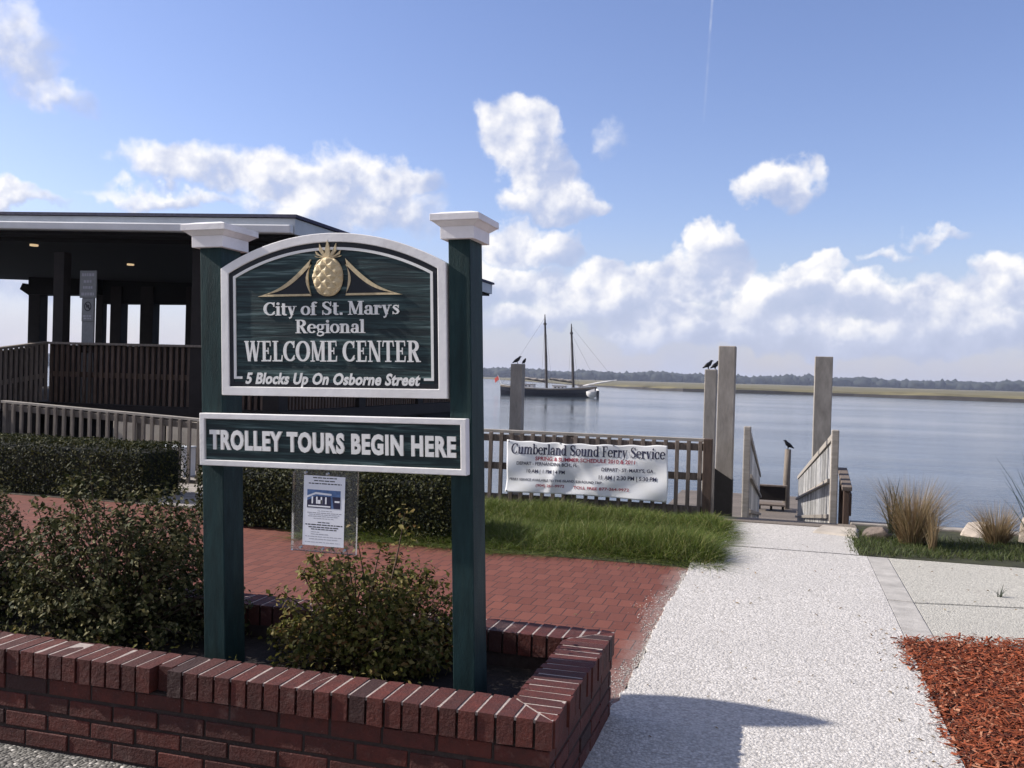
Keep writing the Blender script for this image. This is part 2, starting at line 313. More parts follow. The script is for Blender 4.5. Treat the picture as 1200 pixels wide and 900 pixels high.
# ------------------------------------------------------------------ mesh helpers
class MB:
    def __init__(s): s.v = []; s.f = []
    def add(s, v, f):
        o = len(s.v); s.v += [tuple(p) for p in v]; s.f += [tuple(i + o for i in q) for q in f]; return s
    def box(s, x0, x1, y0, y1, z0, z1):
        return s.add([(x0, y0, z0), (x1, y0, z0), (x1, y1, z0), (x0, y1, z0), (x0, y0, z1), (x1, y0, z1), (x1, y1, z1), (x0, y1, z1)],
                     [(0, 3, 2, 1), (4, 5, 6, 7), (0, 1, 5, 4), (1, 2, 6, 5), (2, 3, 7, 6), (3, 0, 4, 7)])
    def hexa(s, b, t):          # bottom quad, top quad (both counter-clockwise seen from above)
        return s.add(list(b) + list(t), [(0, 3, 2, 1), (4, 5, 6, 7), (0, 1, 5, 4), (1, 2, 6, 5), (2, 3, 7, 6), (3, 0, 4, 7)])
    def beam(s, a, b, w, h, upv=(0, 0, 1)):  # square-section bar from a to b
        a = Vector(a); b = Vector(b); d = (b - a).normalized(); u = Vector(upv)
        if abs(d.dot(u)) > .98: u = Vector((0, 1, 0))
        sd = d.cross(u).normalized(); u = sd.cross(d).normalized(); q = []
        for p in (a, b):
            for i, j in ((-1, -1), (1, -1), (1, 1), (-1, 1)): q.append(p + sd * (w / 2 * i) + u * (h / 2 * j))
        return s.add(q, [(0, 1, 2, 3), (7, 6, 5, 4), (0, 4, 5, 1), (1, 5, 6, 2), (2, 6, 7, 3), (3, 7, 4, 0)])
    def tube(s, pts, rad, n=8, cap=True):
        pts = [Vector(p) for p in pts]; rad = rad if isinstance(rad, (list, tuple)) else [rad] * len(pts); q = []; fs = []
        for i, p in enumerate(pts):
            d = (pts[min(i + 1, len(pts) - 1)] - pts[max(i - 1, 0)]).normalized()
            u = Vector((0, 0, 1)) if abs(d.z) < .95 else Vector((1, 0, 0)); a = d.cross(u).normalized(); b = a.cross(d)
            for k in range(n):
                t = 2 * math.pi * k / n; q.append(p + a * (math.cos(t) * rad[i]) + b * (math.sin(t) * rad[i]))
        for i in range(len(pts) - 1):
            for k in range(n): fs.append((i * n + k, i * n + (k + 1) % n, (i + 1) * n + (k + 1) % n, (i + 1) * n + k))
        if cap: fs += [tuple(range(n))[::-1], tuple((len(pts) - 1) * n + k for k in range(n))]
        return s.add(q, fs)
    def prism(s, poly, y0, y1):  # outline in x,z pushed from y0 (front) to y1 (back)
        n = len(poly)
        return s.add([(x, y0, z) for x, z in poly] + [(x, y1, z) for x, z in poly],
                     [tuple(range(n)), tuple(range(n, 2 * n))[::-1]] + [(i, i + n, (i + 1) % n + n, (i + 1) % n) for i in range(n)])
    def ring(s, po, pi, y0, y1):  # flat frame between two outlines of equal length
        n = len(po); v = [(x, y0, z) for x, z in po] + [(x, y0, z) for x, z in pi] + [(x, y1, z) for x, z in po] + [(x, y1, z) for x, z in pi]; f = []
        for i in range(n):
            j = (i + 1) % n
            f += [(i, j, n + j, n + i), (2 * n + i, 3 * n + i, 3 * n + j, 2 * n + j), (i, 2 * n + i, 2 * n + j, j), (n + i, n + j, 3 * n + j, 3 * n + i)]
        return s.add(v, f)
    def map(s, fn): s.v = [fn(*p) for p in s.v]; return s
    def build(s, name, mat, parent=None, bevel=0, smooth=False, fix=True):
        me = bpy.data.meshes.new(name); me.from_pydata(s.v, [], s.f)
        if fix:
            bm = bmesh.new(); bm.from_mesh(me); bmesh.ops.recalc_face_normals(bm, faces=bm.faces); bm.to_mesh(me); bm.free()
        return link(name, me, mat, parent, bevel, smooth)
def link(name, me, mat, parent=None, bevel=0, smooth=False):
    o = bpy.data.objects.new(name, me); COL.objects.link(o)
    me.materials.append(MT[mat] if isinstance(mat, str) else mat)
    if smooth: me.polygons.foreach_set('use_smooth', [True] * len(me.polygons))
    if bevel:
        bv = o.modifiers.new('bevel', 'BEVEL'); bv.width = bevel; bv.segments = 2; bv.limit_method = 'ANGLE'
    if parent: o.parent = parent
    return o
def tag(o, label, cat=None, group=None, kind=None):
    if label: o['label'] = label
    if cat: o['category'] = cat
    if group: o['group'] = group
    if kind: o['kind'] = kind
    return o
def thing(name, label, cat, loc=(0, 0, 0), group=None, kind=None):
    o = bpy.data.objects.new(name, None); COL.objects.link(o); o.empty_display_size = .1
    o.location = loc; return tag(o, label, cat, group, kind)
def adopt(root):  # children were modelled in world coordinates: keep them there
    bpy.context.view_layer.update(); inv = Matrix.Translation(root.location).inverted()
    for c in root.children: c.matrix_parent_inverse = inv
def struct(name, mb, mat, **k): return tag(mb.build(name, mat, **k), None, kind='structure')
def fast_mesh(name, V, F, mat, parent=None, smooth=False):
    """numpy arrays: V (n,3), F (m,k) equal-sided faces"""
    me = bpy.data.meshes.new(name); m, k = F.shape
    me.vertices.add(len(V)); me.vertices.foreach_set('co', np.asarray(V, np.float32).ravel())
    me.loops.add(m * k); me.loops.foreach_set('vertex_index', F.astype(np.int32).ravel())
    me.polygons.add(m); me.polygons.foreach_set('loop_start', np.arange(0, m * k, k, dtype=np.int32))
    me.update(calc_edges=True); me.validate(); return link(name, me, mat, parent, 0, smooth)
def leaf_mesh(P, N, size, aspect=.55, fold=.25, jitter=.35):
    """one folded leaf (4 triangles in a diamond) at each point, facing roughly along N"""
    n = len(P); N = N + RNG.normal(0, jitter, (n, 3)); N /= np.linalg.norm(N, axis=1)[:, None] + 1e-9
    A = np.cross(N, RNG.normal(0, 1, (n, 3))); A /= np.linalg.norm(A, axis=1)[:, None] + 1e-9; B = np.cross(N, A)
    L = (size * RNG.uniform(.6, 1.25, n))[:, None]; W = L * aspect
    V = np.stack([P - A * L / 2, P + B * W / 2 + N * W * fold, P + A * L / 2, P - B * W / 2 + N * W * fold, P - A * L * .05], 1).reshape(-1, 3)
    i = np.arange(n)[:, None] * 5
    F = np.concatenate([i + [0, 4, 1], i + [4, 2, 1], i + [0, 3, 4], i + [4, 3, 2]], 0)
    return V, F
def blade_mesh(P, H, W, lean, bend, seg=3, up=(0, 0, 1)):
    """grass blades: tapered strips that curve over; lean and bend are (n,2) and (n,) arrays"""
    n = len(P); a = RNG.uniform(0, 2 * np.pi, n); S = np.stack([np.cos(a), np.sin(a), np.zeros(n)], 1)
    rows = []
    for k in range(seg + 1):
        t = k / seg; c = P + np.stack([lean[:, 0] * (t * .5 + bend * t * t), lean[:, 1] * (t * .5 + bend * t * t), H * (t - .28 * bend * t * t)], 1)
        w = (W * (1 - t * .92))[:, None] / 2; rows += [c - S * w, c + S * w]
    V = np.stack(rows, 1).reshape(-1, 3); i = np.arange(n)[:, None] * (2 * (seg + 1)); F = []
    for k in range(seg): F.append(i + [2 * k, 2 * k + 1, 2 * k + 3, 2 * k + 2])
    return V, np.concatenate(F, 0)

# ------------------------------------------------------------------ lettering
def text_geo(s, bold=.0, shear=0., space=1.):
    cu = bpy.data.curves.new('text', 'FONT'); cu.body = s; cu.offset = bold; cu.shear = shear; cu.space_character = space
    cu.resolution_u = 3; cu.fill_mode = 'FRONT'
    o = bpy.data.objects.new('text', cu); COL.objects.link(o); dg = bpy.context.evaluated_depsgraph_get()
    me = bpy.data.meshes.new_from_object(o.evaluated_get(dg)); V = [(v.co.x, v.co.y) for v in me.vertices]; F = [tuple(p.vertices) for p in me.polygons]
    bpy.data.objects.remove(o); bpy.data.curves.remove(cu); bpy.data.meshes.remove(me); return V, F
def stroke(pts, ws):
    """flat ribbon along a path with its own width at each point -> list of quads"""
    P = [Vector((*p, 0)) for p in pts]; L = []; out = []
    for i, p in enumerate(P):
        d = (P[min(i + 1, len(P) - 1)] - P[max(i - 1, 0)]).normalized(); n = Vector((-d.y, d.x, 0)) * ws[i] / 2; L.append((p + n, p - n))
    for i in range(len(L) - 1): out.append([tuple(q)[:2] for q in (L[i][0], L[i][1], L[i + 1][1], L[i + 1][0])])
    return out
def arc(cx, cy, rx, ry, a0, a1, thick, thin, n=16):
    """round stroke: thick where it runs upright, thin where it runs flat"""
    pts = []; ws = []
    for i in range(n + 1):
        t = R(a0 + (a1 - a0) * i / n); pts.append((cx + rx * math.cos(t), cy + ry * math.sin(t))); ws.append(thin + (thick - thin) * abs(math.cos(t)) ** 1.3)
    return stroke(pts, ws)
def rc(x0, x1, y0, y1): return [[(x0, y0), (x1, y0), (x1, y1), (x0, y1)]]
def serif_glyph(ch):
    """bold roman letters drawn as stems, bowls and slab serifs; cap height 1 -> (pieces, advance)"""
    T, H, S = .19, .075, .055; x = .69; q = []
    def stem(xc, y0, y1, feet=(1, 1), w=T, sw=.10):
        r = rc(xc - w / 2, xc + w / 2, y0, y1)
        if feet[0]: r += rc(xc - w / 2 - sw, xc + w / 2 + sw, y0, y0 + S)
        if feet[1] == 1: r += rc(xc - w / 2 - sw, xc + w / 2 + sw, y1 - S, y1)
        if feet[1] == 2: r += [[(xc - w / 2 - sw, y1 - S * 1.6), (xc, y1 - S * 1.6), (xc, y1), (xc - w / 2 - sw * .4, y1)]]
        return r
    def diag(x0, y0, x1, y1, w): return [[(x0 - w / 2, y0), (x0 + w / 2, y0), (x1 + w / 2, y1), (x1 - w / 2, y1)]]
    if ch == ' ': return [], .28
    if ch == '.': return rc(.05, .22, 0, .17), .28
    if ch == 'C': return arc(.46, .5, .36, .45, 48, 318, .21, H) + [[(.66, .66), (.74, .66), (.76, .99), (.70, .99)], [(.68, .28), (.76, .32), (.74, .12), (.68, .10)]], .82
    if ch == 'O': return arc(.47, .5, .37, .455, 0, 360, .22, H, 28), .94
    if ch == 'S': return stroke([(.60, .80), (.46, .945), (.30, .95), (.17, .85), (.17, .70), (.30, .57), (.46, .47), (.58, .36), (.58, .18), (.45, .055), (.28, .05), (.12, .20)], [.05, .08, .085, .15, .18, .20, .21, .20, .18, .10, .085, .05]) + [[(.585, .66), (.65, .66), (.66, .99), (.605, .99)], [(.08, .01), (.135, .01), (.145, .34), (.085, .34)]], .72
    if ch == 'L': return stem(.22, 0, 1) + rc(.2, .66, 0, H) + [[(.60, 0), (.68, 0), (.70, .30), (.65, .30)]], .73
    if ch == 'E': return stem(.22, 0, 1) + rc(.2, .64, 0, H) + rc(.2, .62, 1 - H, 1) + rc(.2, .5, .475, .475 + H) + [[(.60, 0), (.67, 0), (.69, .28), (.64, .28)], [(.60, 1), (.65, 1), (.66, .74), (.61, .74)], [(.46, .36), (.51, .36), (.51, .67), (.46, .67)]], .74
    if ch == 'F': return stem(.22, 0, 1) + rc(.2, .62, 1 - H, 1) + rc(.2, .5, .475, .475 + H) + [[(.60, 1), (.65, 1), (.66, .72), (.61, .72)], [(.46, .36), (.51, .36), (.51, .67), (.46, .67)]], .68
    if ch == 'T': return stem(.38, 0, 1, (1, 0)) + rc(.05, .71, 1 - H, 1) + [[(.02, .72), (.07, .72), (.12, 1), (.05, 1)], [(.69, .72), (.74, .72), (.71, 1), (.64, 1)]], .76
    if ch == 'R': return stem(.22, 0, 1) + arc(.38, .745, .26, .215, -90, 90, .21, H) + rc(.25, .4, 1 - H, 1) + rc(.25, .42, .495, .495 + H) + diag(.70, 0, .42, .51, .21) + rc(.60, .86, 0, S), .84
    if ch == 'M': return stem(.16, 0, 1, (1, 0), .08) + rc(.03, .26, 1 - S, 1) + stem(.84, 0, 1) + diag(.50, .05, .19, 1, .19) + diag(.48, .05, .80, 1, .08), 1.04
    if ch == 'N': return stem(.16, 0, 1, (1, 0), .08) + rc(.02, .26, 1 - S, 1) + stem(.74, 0, 1, (0, 1), .08) + diag(.70, 0, .18, 1, .20), .90
    if ch == 'W': return diag(.34, 0, .14, 1, .19) + diag(.36, 0, .56, 1, .09) + diag(.78, 0, .57, 1, .19) + diag(.80, 0, 1.0, 1, .08) + rc(0, .30, 1 - S, 1) + rc(.42, .72, 1 - S, 1) + rc(.88, 1.12, 1 - S, 1), 1.12
    if ch == 'i': return stem(.17, 0, x, (1, 2)) + arc(.17, .87, .05, .05, 0, 360, .11, .11, 10), .34
    if ch == 'l': return stem(.17, 0, 1, (1, 2)), .34
    if ch == 't': return stem(.20, .08, .9, (0, 0)) + rc(.03, .42, x - H, x) + arc(.30, .14, .10, .11, 180, 330, .15, .07, 8), .45
    if ch == 'f': return stem(.19, 0, .82, (1, 0)) + rc(.03, .40, x - H, x) + arc(.30, .80, .13, .15, 30, 180, .17, .08, 8), .43
    if ch == 'y': return diag(.31, .02, .13, x, .18) + diag(.27, -.08, .50, x, .075) + rc(.0, .28, x - S, x) + rc(.38, .62, x - S, x) + stroke([(.29, .0), (.24, -.16), (.12, -.20)], [.09, .09, .13]), .62
    if ch == 'v': return diag(.31, 0, .13, x, .18) + diag(.33, 0, .50, x, .075) + rc(.0, .28, x - S, x) + rc(.38, .62, x - S, x), .62
    if ch == 'o': return arc(.32, .345, .235, .305, 0, 360, .18, .07, 22), .64
    if ch == 'c': return arc(.32, .345, .235, .305, 50, 320, .18, .07) + arc(.46, .53, .045, .045, 0, 360, .10, .10, 8), .58
    if ch == 'e': return arc(.32, .345, .235, .305, 8, 322, .18, .07, 20) + rc(.15, .57, .35, .35 + .06), .60
    if ch == 'n': return stem(.17, 0, x, (1, 2)) + stem(.53, 0, .45, (1, 0)) + arc(.37, .43, .17, .225, 0, 150, .18, .08, 10), .72
    if ch == 'm': return stem(.17, 0, x, (1, 2)) + stem(.52, 0, .45, (1, 0)) + stem(.87, 0, .45, (1, 0)) + arc(.36, .43, .17, .225, 0, 150, .18, .08, 10) + arc(.71, .43, .17, .225, 0, 150, .18, .08, 10), 1.05
    if ch == 'r': return stem(.17, 0, x, (1, 2)) + arc(.37, .50, .11, .14, 40, 170, .13, .10, 8) + arc(.43, .56, .045, .045, 0, 360, .11, .11, 8), .52
    if ch == 'u': return stem(.17, .25, x, (0, 2)) + stem(.53, 0, x, (0, 2)) + rc(.53, .69, 0, S) + arc(.33, .255, .17, .215, 180, 325, .18, .08, 10), .72
    if ch == 'b': return stem(.16, 0, 1, (0, 2)) + arc(.37, .345, .205, .305, -140, 140, .18, .07, 16), .66
    if ch == 'd': return stem(.50, 0, 1, (0, 2)) + rc(.5, .68, 0, S) + arc(.29, .345, .205, .305, 40, 320, .18, .07, 16), .70
    if ch == 'a': return stem(.45, .04, .50, (0, 0)) + arc(.30, .50, .15, .15, 0, 160, .17, .075, 9) + arc(.155, .51, .04, .04, 0, 360, .09, .09, 8) + arc(.27, .19, .17, .15, 60, 360, .17, .07, 14) + rc(.45, .60, .0, S), .62
    if ch == 's': return stroke([(.42, .55), (.30, .645), (.18, .63), (.13, .52), (.22, .42), (.36, .32), (.42, .20), (.36, .08), (.24, .035), (.10, .13)], [.05, .07, .08, .13, .16, .17, .15, .09, .07, .05]) + [[(.40, .46), (.45, .46), (.455, .68), (.415, .68)], [(.065, .0), (.11, .0), (.12, .22), (.07, .22)]], .52
    if ch == 'g': return arc(.29, .45, .18, .19, 0, 360, .16, .07, 18) + rc(.42, .60, .58, .66) + stroke([(.20, .29), (.14, .20), (.20, .12), (.40, .09), (.51, .0), (.46, -.13), (.28, -.20), (.10, -.14), (.10, -.02), (.2, .09)], [.06, .08, .10, .13, .12, .10, .08, .09, .07, .05]), .62
    return rc(.05, .4, 0, .7), .5
def serif_geo(s, track=.0):
    V = []; F = []; x = 0
    for ch in s:
        ps, adv = serif_glyph(ch)
        for p in ps:
            b = len(V); V += [(x + px, py) for px, py in p]; F.append(tuple(range(b, b + len(p))))
        x += adv + track
    return V, F
def fit(V, x0, x1, z0, z1, ref=None):
    """scale flat lettering so that its box fills x0..x1, z0..z1; ref = (bottom, top) of the source used for z"""
    xs = [v[0] for v in V]; ys = [v[1] for v in V]; a, b = min(xs), max(xs); c, d = ref or (min(ys), max(ys))
    return [(x0 + (x - a) / (b - a) * (x1 - x0), z0 + (y - c) / (d - c) * (z1 - z0)) for x, y in V]
def letters(mb, V, F, front, back, step=0.0):
    """solid letters: every piece pushed from back to front; step lifts overlapping pieces a hair apart"""
    if step:
        for k, f in enumerate(F): mb.prism([V[i] for i in f], front - step * (k % 9), back)
        return mb
    n = len(V); fs = []; edge = {}
    for f in F:
        for i in range(len(f)):
            e = (f[i], f[(i + 1) % len(f)]); edge[e] = edge.get(e, 0) + 1
    for f in F: fs.append(tuple(f)); fs.append(tuple(i + n for i in f)[::-1])
    for (a, b) in edge:
        if (b, a) not in edge: fs.append((a, a + n, b + n, b))
    return mb.add([(x, front, z) for x, z in V] + [(x, back, z) for x, z in V], fs)

# ================================================================== THE SETTING
WZ = -2.2                                                       # water level
def sheet(x0, x1, y0, y1, z, mb=None):
    return (mb or MB()).add([(x0, y0, z), (x1, y0, z), (x1, y1, z), (x0, y1, z)], [(0, 1, 2, 3)])
g = MB().box(-60, 40, -60, 11.4, -5, -.006); struct('ground', g, 'gravel')
struct('river', sheet(-4450, 4450, 10, 4500, WZ), 'water')
struct('plaza_paving', sheet(-12, -.757, 4.5, 9.6, .0), 'paver')
struct('lawn_soil', sheet(-4.6, -.56, 8.14, 11.38, .004), 'turf')
struct('garden_soil', sheet(-14, -4.6, 9.2, 11.38, .0035), 'earth')
# path: two slabs; the gap between them stands in for a thin shadow line
p = MB()
def slab(x0, x1, y0, y1, z=.012): p.hexa([(x0[0], y0, -.05), (x1[0], y0, -.05), (x1[1], y1, -.05), (x0[1], y1, -.05)], [(x0[0], y0, z), (x1[0], y0, z), (x1[1], y1, z), (x0[1], y1, z)])
def slab2(y0, y1, f0, f1, xr, n):
    ys = [y0 + (y1 - y0) * k / n for k in range(n + 1)]; L_ = [f0 + (f1 - f0) * k / n + random.uniform(-.014, .014) + .012 * math.sin(y * 2.7) for k, y in enumerate(ys)]
    v = [(x, y, .012) for x, y in zip(L_, ys)] + [(xr, y, .012) for y in ys] + [(x - .012, y, -.02) for x, y in zip(L_, ys)] + [(xr, y, -.05) for y in ys]; m = n + 1
    p.add(v, [q for k in range(n) for q in ((k, m + k, m + k + 1, k + 1), (k, k + 1, 2 * m + k + 1, 2 * m + k), (m + k, 3 * m + k, 3 * m + k + 1, m + k + 1))] + [(0, 2 * m, 3 * m, m), (n, m + n, 3 * m + n, 2 * m + n)])
slab2(-8, 9.34, -.757, -.757, .765, 300); slab2(9.385, 11.0, -.757, -.52, .70, 30)
struct('footpath', p, 'shell')
p = MB()
for y0, y1, x1 in ((6.42, 7.50, 3.4), (7.535, 9.85, 3.6)):
    p.hexa([(.955, y0, -.05), (x1, y0 + (x1 - .955) * .2, -.05), (x1, y1 + (x1 - .955) * .2, -.05), (.955, y1 - .35 * (y1 > 9), -.05)],
           [(.955, y0, .004), (x1, y0 + (x1 - .955) * .2, .004), (x1, y1 + (x1 - .955) * .2, .004), (.955, y1 - .35 * (y1 > 9), .004)])
struct('side_pavement', p, 'tabby', bevel=.006)
p = MB().box(.7665, .9535, 6.40, 7.51, -.05, .009).box(.7665, .9535, 7.53, 9.36, -.05, .009)
struct('kerb_strip', p, 'kerb', bevel=.008)
p = MB().box(.62, 9, 9.38, 11.38, -.2, .008)
struct('bank_soil', p, 'turf')
p = MB().box(-30, -.60, 11.40, 11.62, -5, -.03).box(-.60, .75, 11.40, 11.62, -5, -.06).box(.75, 40, 11.40, 11.62, -5, .03)
struct('seawall', p, 'concrete', bevel=.01)
# sill boards where the path meets the gangway
p = MB()
for k in range(3): p.box(-.86, .80, 11.02 + k * .127, 11.02 + k * .127 + .12, -.04, .02 - .004 * k)
struct('path_sill', p, 'wood_grey', bevel=.006)
p = MB().hexa([(.30, 10.55, 0), (.78, 10.42, 0), (.82, 10.95, 0), (.40, 11.0, 0)], [(.33, 10.58, .035), (.74, 10.47, .03), (.78, 10.9, .05), (.43, 10.95, .05)])
tag(p.build('kerb_stone', 'concrete_pale', bevel=.012), 'worn pale concrete kerb stone at the end of the white path', 'kerb stone')
# marsh island across the river, cut off by a mud bank
shore = [(-2600, 2600), (-900, 1700), (-316, 980), (-178, 654), (-86, 437), (-55, 372), (-36.5, 348), (-8, 351), (23, 354), (48, 338), (72, 329), (160, 300), (420, 250), (1500, 240)]
def jag(pts):
    out = []
    for (a, b), (c, d) in zip(pts, pts[1:]):
        n = max(1, int(math.hypot(c - a, d - b) / 14)) if abs(a) < 500 else 4
        for k in range(n): t = k / n; out.append((a + (c - a) * t, b + (d - b) * t + random.uniform(-1.6, 1.6)))
    return out + [pts[-1]]
sh = jag(shore); n = len(sh); bh = lambda x: .35 + .65 * min(1, max(0, (x + 130) / 120))
mv = [(x, y, WZ - .5) for x, y in sh] + [(x, y + 1.5, WZ + (.95 + random.uniform(-.2, .3)) * bh(x)) for x, y in sh] + [(x, y + 5 + random.uniform(0, 3), WZ + (1.7 + random.uniform(-.15, .35)) * bh(x)) for x, y in sh] + [(x * 1.6, 4400, WZ + 1.8) for x, y in sh]
mf = [(i, i + 1, n + i + 1, n + i) for i in range(n - 1)]
struct('mud_bank', MB().add(mv[:2 * n], mf), 'mud')
mf = [(n + i, n + i + 1, 2 * n + i + 1, 2 * n + i) for i in range(n - 1)] + [(2 * n + i, 2 * n + i + 1, 3 * n + i + 1, 3 * n + i) for i in range(n - 1)]
m2 = MB().add(mv, mf); m2.v = [(x, y, z + (.002 if i < 2 * n else 0)) for i, (x, y, z) in enumerate(m2.v)]
struct('marsh', m2, 'marsh')
# far woods: one uneven wooded ridge of overlapping crowns behind the marsh
def far_woods():
    ico = bmesh.new(); bmesh.ops.create_icosphere(ico, subdivisions=1, radius=1); iv = np.array([v.co[:] for v in ico.verts]); iF = np.array([[v.index for v in f.verts] for f in ico.faces]); ico.free()
    N = 6500; az = RNG.uniform(R(-62), R(34), N); t = (az - R(-62)) / R(96)
    dist = 1500 + 450 * t + RNG.uniform(0, 320, N)
    ht = 15.2 + .9 * np.sin(az * 37) + 1.4 * np.sin(az * 91 + 1) + RNG.normal(0, .9, N) + .8 * t
    ht += (RNG.uniform(0, 1, N) < .02) * RNG.uniform(2, 5, N)
    X = np.sin(az) * dist; Y = np.cos(az) * dist; V = []; F = []
    w = RNG.uniform(7, 17, N)
    V = iv[None] * (1 + RNG.normal(0, .16, (N, len(iv), 1))) * np.stack([w, w, ht * .55], 1)[:, None] + np.stack([X, Y, WZ + 1 + ht * .45], 1)[:, None]
    F = iF[None] + (np.arange(N) * len(iv))[:, None, None]
    tag(fast_mesh('far_woods', V.reshape(-1, 3), F.reshape(-1, 3), 'woods'), None, kind='stuff')
far_woods()
# sea air: everything far off fades a little to blue
hz_ = MB().box(-4600, 4600, -220, 4650, -7.5, 27).build('haze', 'earth'); hz_['kind'] = 'stuff'; hz_.data.materials.clear()
hm = bpy.data.materials.new('haze'); hm.use_nodes = True; hm.node_tree.nodes.clear()
ho = hm.node_tree.nodes.new('ShaderNodeOutputMaterial'); hv = hm.node_tree.nodes.new('ShaderNodeVolumePrincipled'); hm.node_tree.links.new(hv.outputs[0], ho.inputs['Volume'])
hv.inputs['Color'].default_value = (.72, .80, 1, 1); hv.inputs['Density'].default_value = .00015; hv.inputs['Anisotropy'].default_value = .2
hz_.data.materials.append(hm)

# mulch bed: shredded red bark
def in_mulch(x, y): return x > .78 + .03 * math.sin(y * 5) and y < 6.36 + (x - .78) * .16
struct('mulch_bed', MB().add([(.772, -8, .0), (5, -8, .0), (5, 6.95, .0), (.772, 6.38, .0)], [(0, 1, 2, 3)]), 'mulch_base')
def mulch():
    N = 42000; x = RNG.uniform(.66, 3.3, N); y = RNG.uniform(3.4, 6.9, N); k = (x > .715 + np.clip(6.3 - y, 0, 2) * .028 + .02 * np.sin(y * 5) + RNG.normal(0, .025, N)) & (y < 6.38 + (x - .78) * .17 + RNG.normal(0, .03, N))
    x, y = x[k], y[k]; n = len(x); a = RNG.uniform(0, np.pi, n); L = RNG.uniform(.006, .030, n) * RNG.uniform(.6, 1.3, n); W = RNG.uniform(.002, .006, n)
    D = np.stack([np.cos(a), np.sin(a), RNG.normal(0, .28, n)], 1); S = np.stack([-np.sin(a), np.cos(a), RNG.normal(0, .4, n)], 1)
    hump = .03 * np.clip((x - .8) / .3, 0, 1); P = np.stack([x, y, RNG.uniform(.014, .028, n) + hump], 1); T = np.array([0, 0, 1.]) * W[:, None] * .5
    V = np.stack([P - D * L[:, None] - S * W[:, None], P - D * L[:, None] + S * W[:, None], P + D * L[:, None] + S * W[:, None], P + D * L[:, None] - S * W[:, None], P - D * L[:, None] * .8 + T, P + D * L[:, None] * .8 + T], 1).reshape(-1, 3)
    i = np.arange(n)[:, None] * 6; F = np.concatenate([i + [0, 4, 5, 3], i + [1, 2, 5, 4]], 0)
    tag(fast_mesh('bark_mulch', V, F, 'chip'), None, kind='stuff')
mulch()
# loose shell grit spilt from the path over the paving and along the mulch
def grit():
    N = 4200; y = np.concatenate([RNG.uniform(4.55, 8.0, N - 900), RNG.uniform(3.4, 6.4, 500), RNG.uniform(2.3, 3.12, 400)])
    x = np.concatenate([-.757 + np.minimum(RNG.normal(-.01, .055, N - 900), .02) * (1 + .8 * np.sin(y[:N - 900] * 3.1)), .79 + np.abs(RNG.normal(0, .04, 500)), RNG.uniform(-3.6, -1.0, 400)])
    s = RNG.uniform(.002, .0065, N); P = np.stack([x, y, .0 * x + .002], 1)
    o = np.array([(0, 0, 1.0), (1, 0, .3), (-.5, .87, .3), (-.5, -.87, .3), (0, 0, -.2)])
    V = (P[:, None] + o[None] * s[:, None, None] * RNG.uniform(.5, 1.3, (N, 5, 1))).reshape(-1, 3); i = np.arange(N)[:, None] * 5
    F = np.concatenate([i + [0, 1, 2], i + [0, 2, 3], i + [0, 3, 1]], 0)
    tag(fast_mesh('shell_grit', V, F, 'grit'), None, kind='stuff')
grit()

# tall unmown lawn in front of the railing, in two swells
def lawn():
    N = 60000; x = RNG.uniform(-4.5, -.36, N); y = RNG.uniform(7.9, 10.95, N)
    edge = 8.02 + .07 * np.sin(x * 3) + (x + 4.5) * .06; rx = -.50 + .05 * np.sin(y * 4) - np.clip(8.6 - y, 0, 1) ** 2 * .6
    k = (y > edge) & (x < rx); x, y = x[k], y[k]; n = len(x)
    h = .09 + .18 * np.exp(-((y - 8.75) / .50) ** 2) + .13 * np.exp(-((y - 10.4) / .45) ** 2); h *= np.clip((y - edge[k]) / .25, .25, 1) * np.clip((rx[k] - x) / .15, .35, 1)
    h *= .85 + .22 * np.sin(x * 2.3 + 1) * np.sin(y * 2) + .12 * np.sin(x * 7.1 + y * 3) + RNG.normal(0, .17, n)
    h = np.clip(h, .04, .5); le = RNG.normal(0, .085, (n, 2)) + np.stack([np.clip(.16 - (rx[k] - x), 0, .16) * .4, -np.clip(.25 - (y - edge[k]), 0, .25) * .5], 1)
    V, F = blade_mesh(np.stack([x, y, .0 * x], 1), h, RNG.uniform(.006, .011, n), le, RNG.uniform(.4, 1.5, n))
    tag(fast_mesh('tall_grass', V, F, 'grass'), None, kind='stuff')
    N = 14000; x = RNG.uniform(.60, 3.9, N); y = RNG.uniform(9.36, 11.36, N); k = (y > 9.40 + np.clip(x - .9, 0, 9) * .23 + RNG.normal(0, .03, N)) & (y < 10.75 + .15 * np.sin(x * 3) + RNG.normal(0, .1, N)) & (x > .66 + RNG.normal(0, .03, N)); x, y = x[k], y[k]; n = len(x)
    V, F = blade_mesh(np.stack([x, y, .0 * x], 1), RNG.uniform(.03, .09, n), RNG.uniform(.006, .012, n), RNG.normal(0, .04, (n, 2)), RNG.uniform(.2, 1, n), 2)
    tag(fast_mesh('bank_grass', V, F, 'grass_low'), None, kind='stuff')
lawn()

def litter():
    N = 170; x = np.concatenate([RNG.uniform(-.7, .66, 55), RNG.uniform(.55, .75, 45), RNG.uniform(-3.5, -.8, 40), RNG.uniform(1, 2.6, 30)]); y = np.concatenate([RNG.uniform(3.9, 10.5, 55), RNG.uniform(3.9, 6.6, 45), RNG.uniform(4.9, 7.9, 40), RNG.uniform(6.9, 9.2, 30)])
    V, F = leaf_mesh(np.stack([x, y, np.full(N, .016)], 1), np.tile([0, 0, 1.], (N, 1)), .030, .35, .5, .25)
    tag(fast_mesh('fallen_leaves', V, F, 'straw'), None, kind='stuff')
litter()

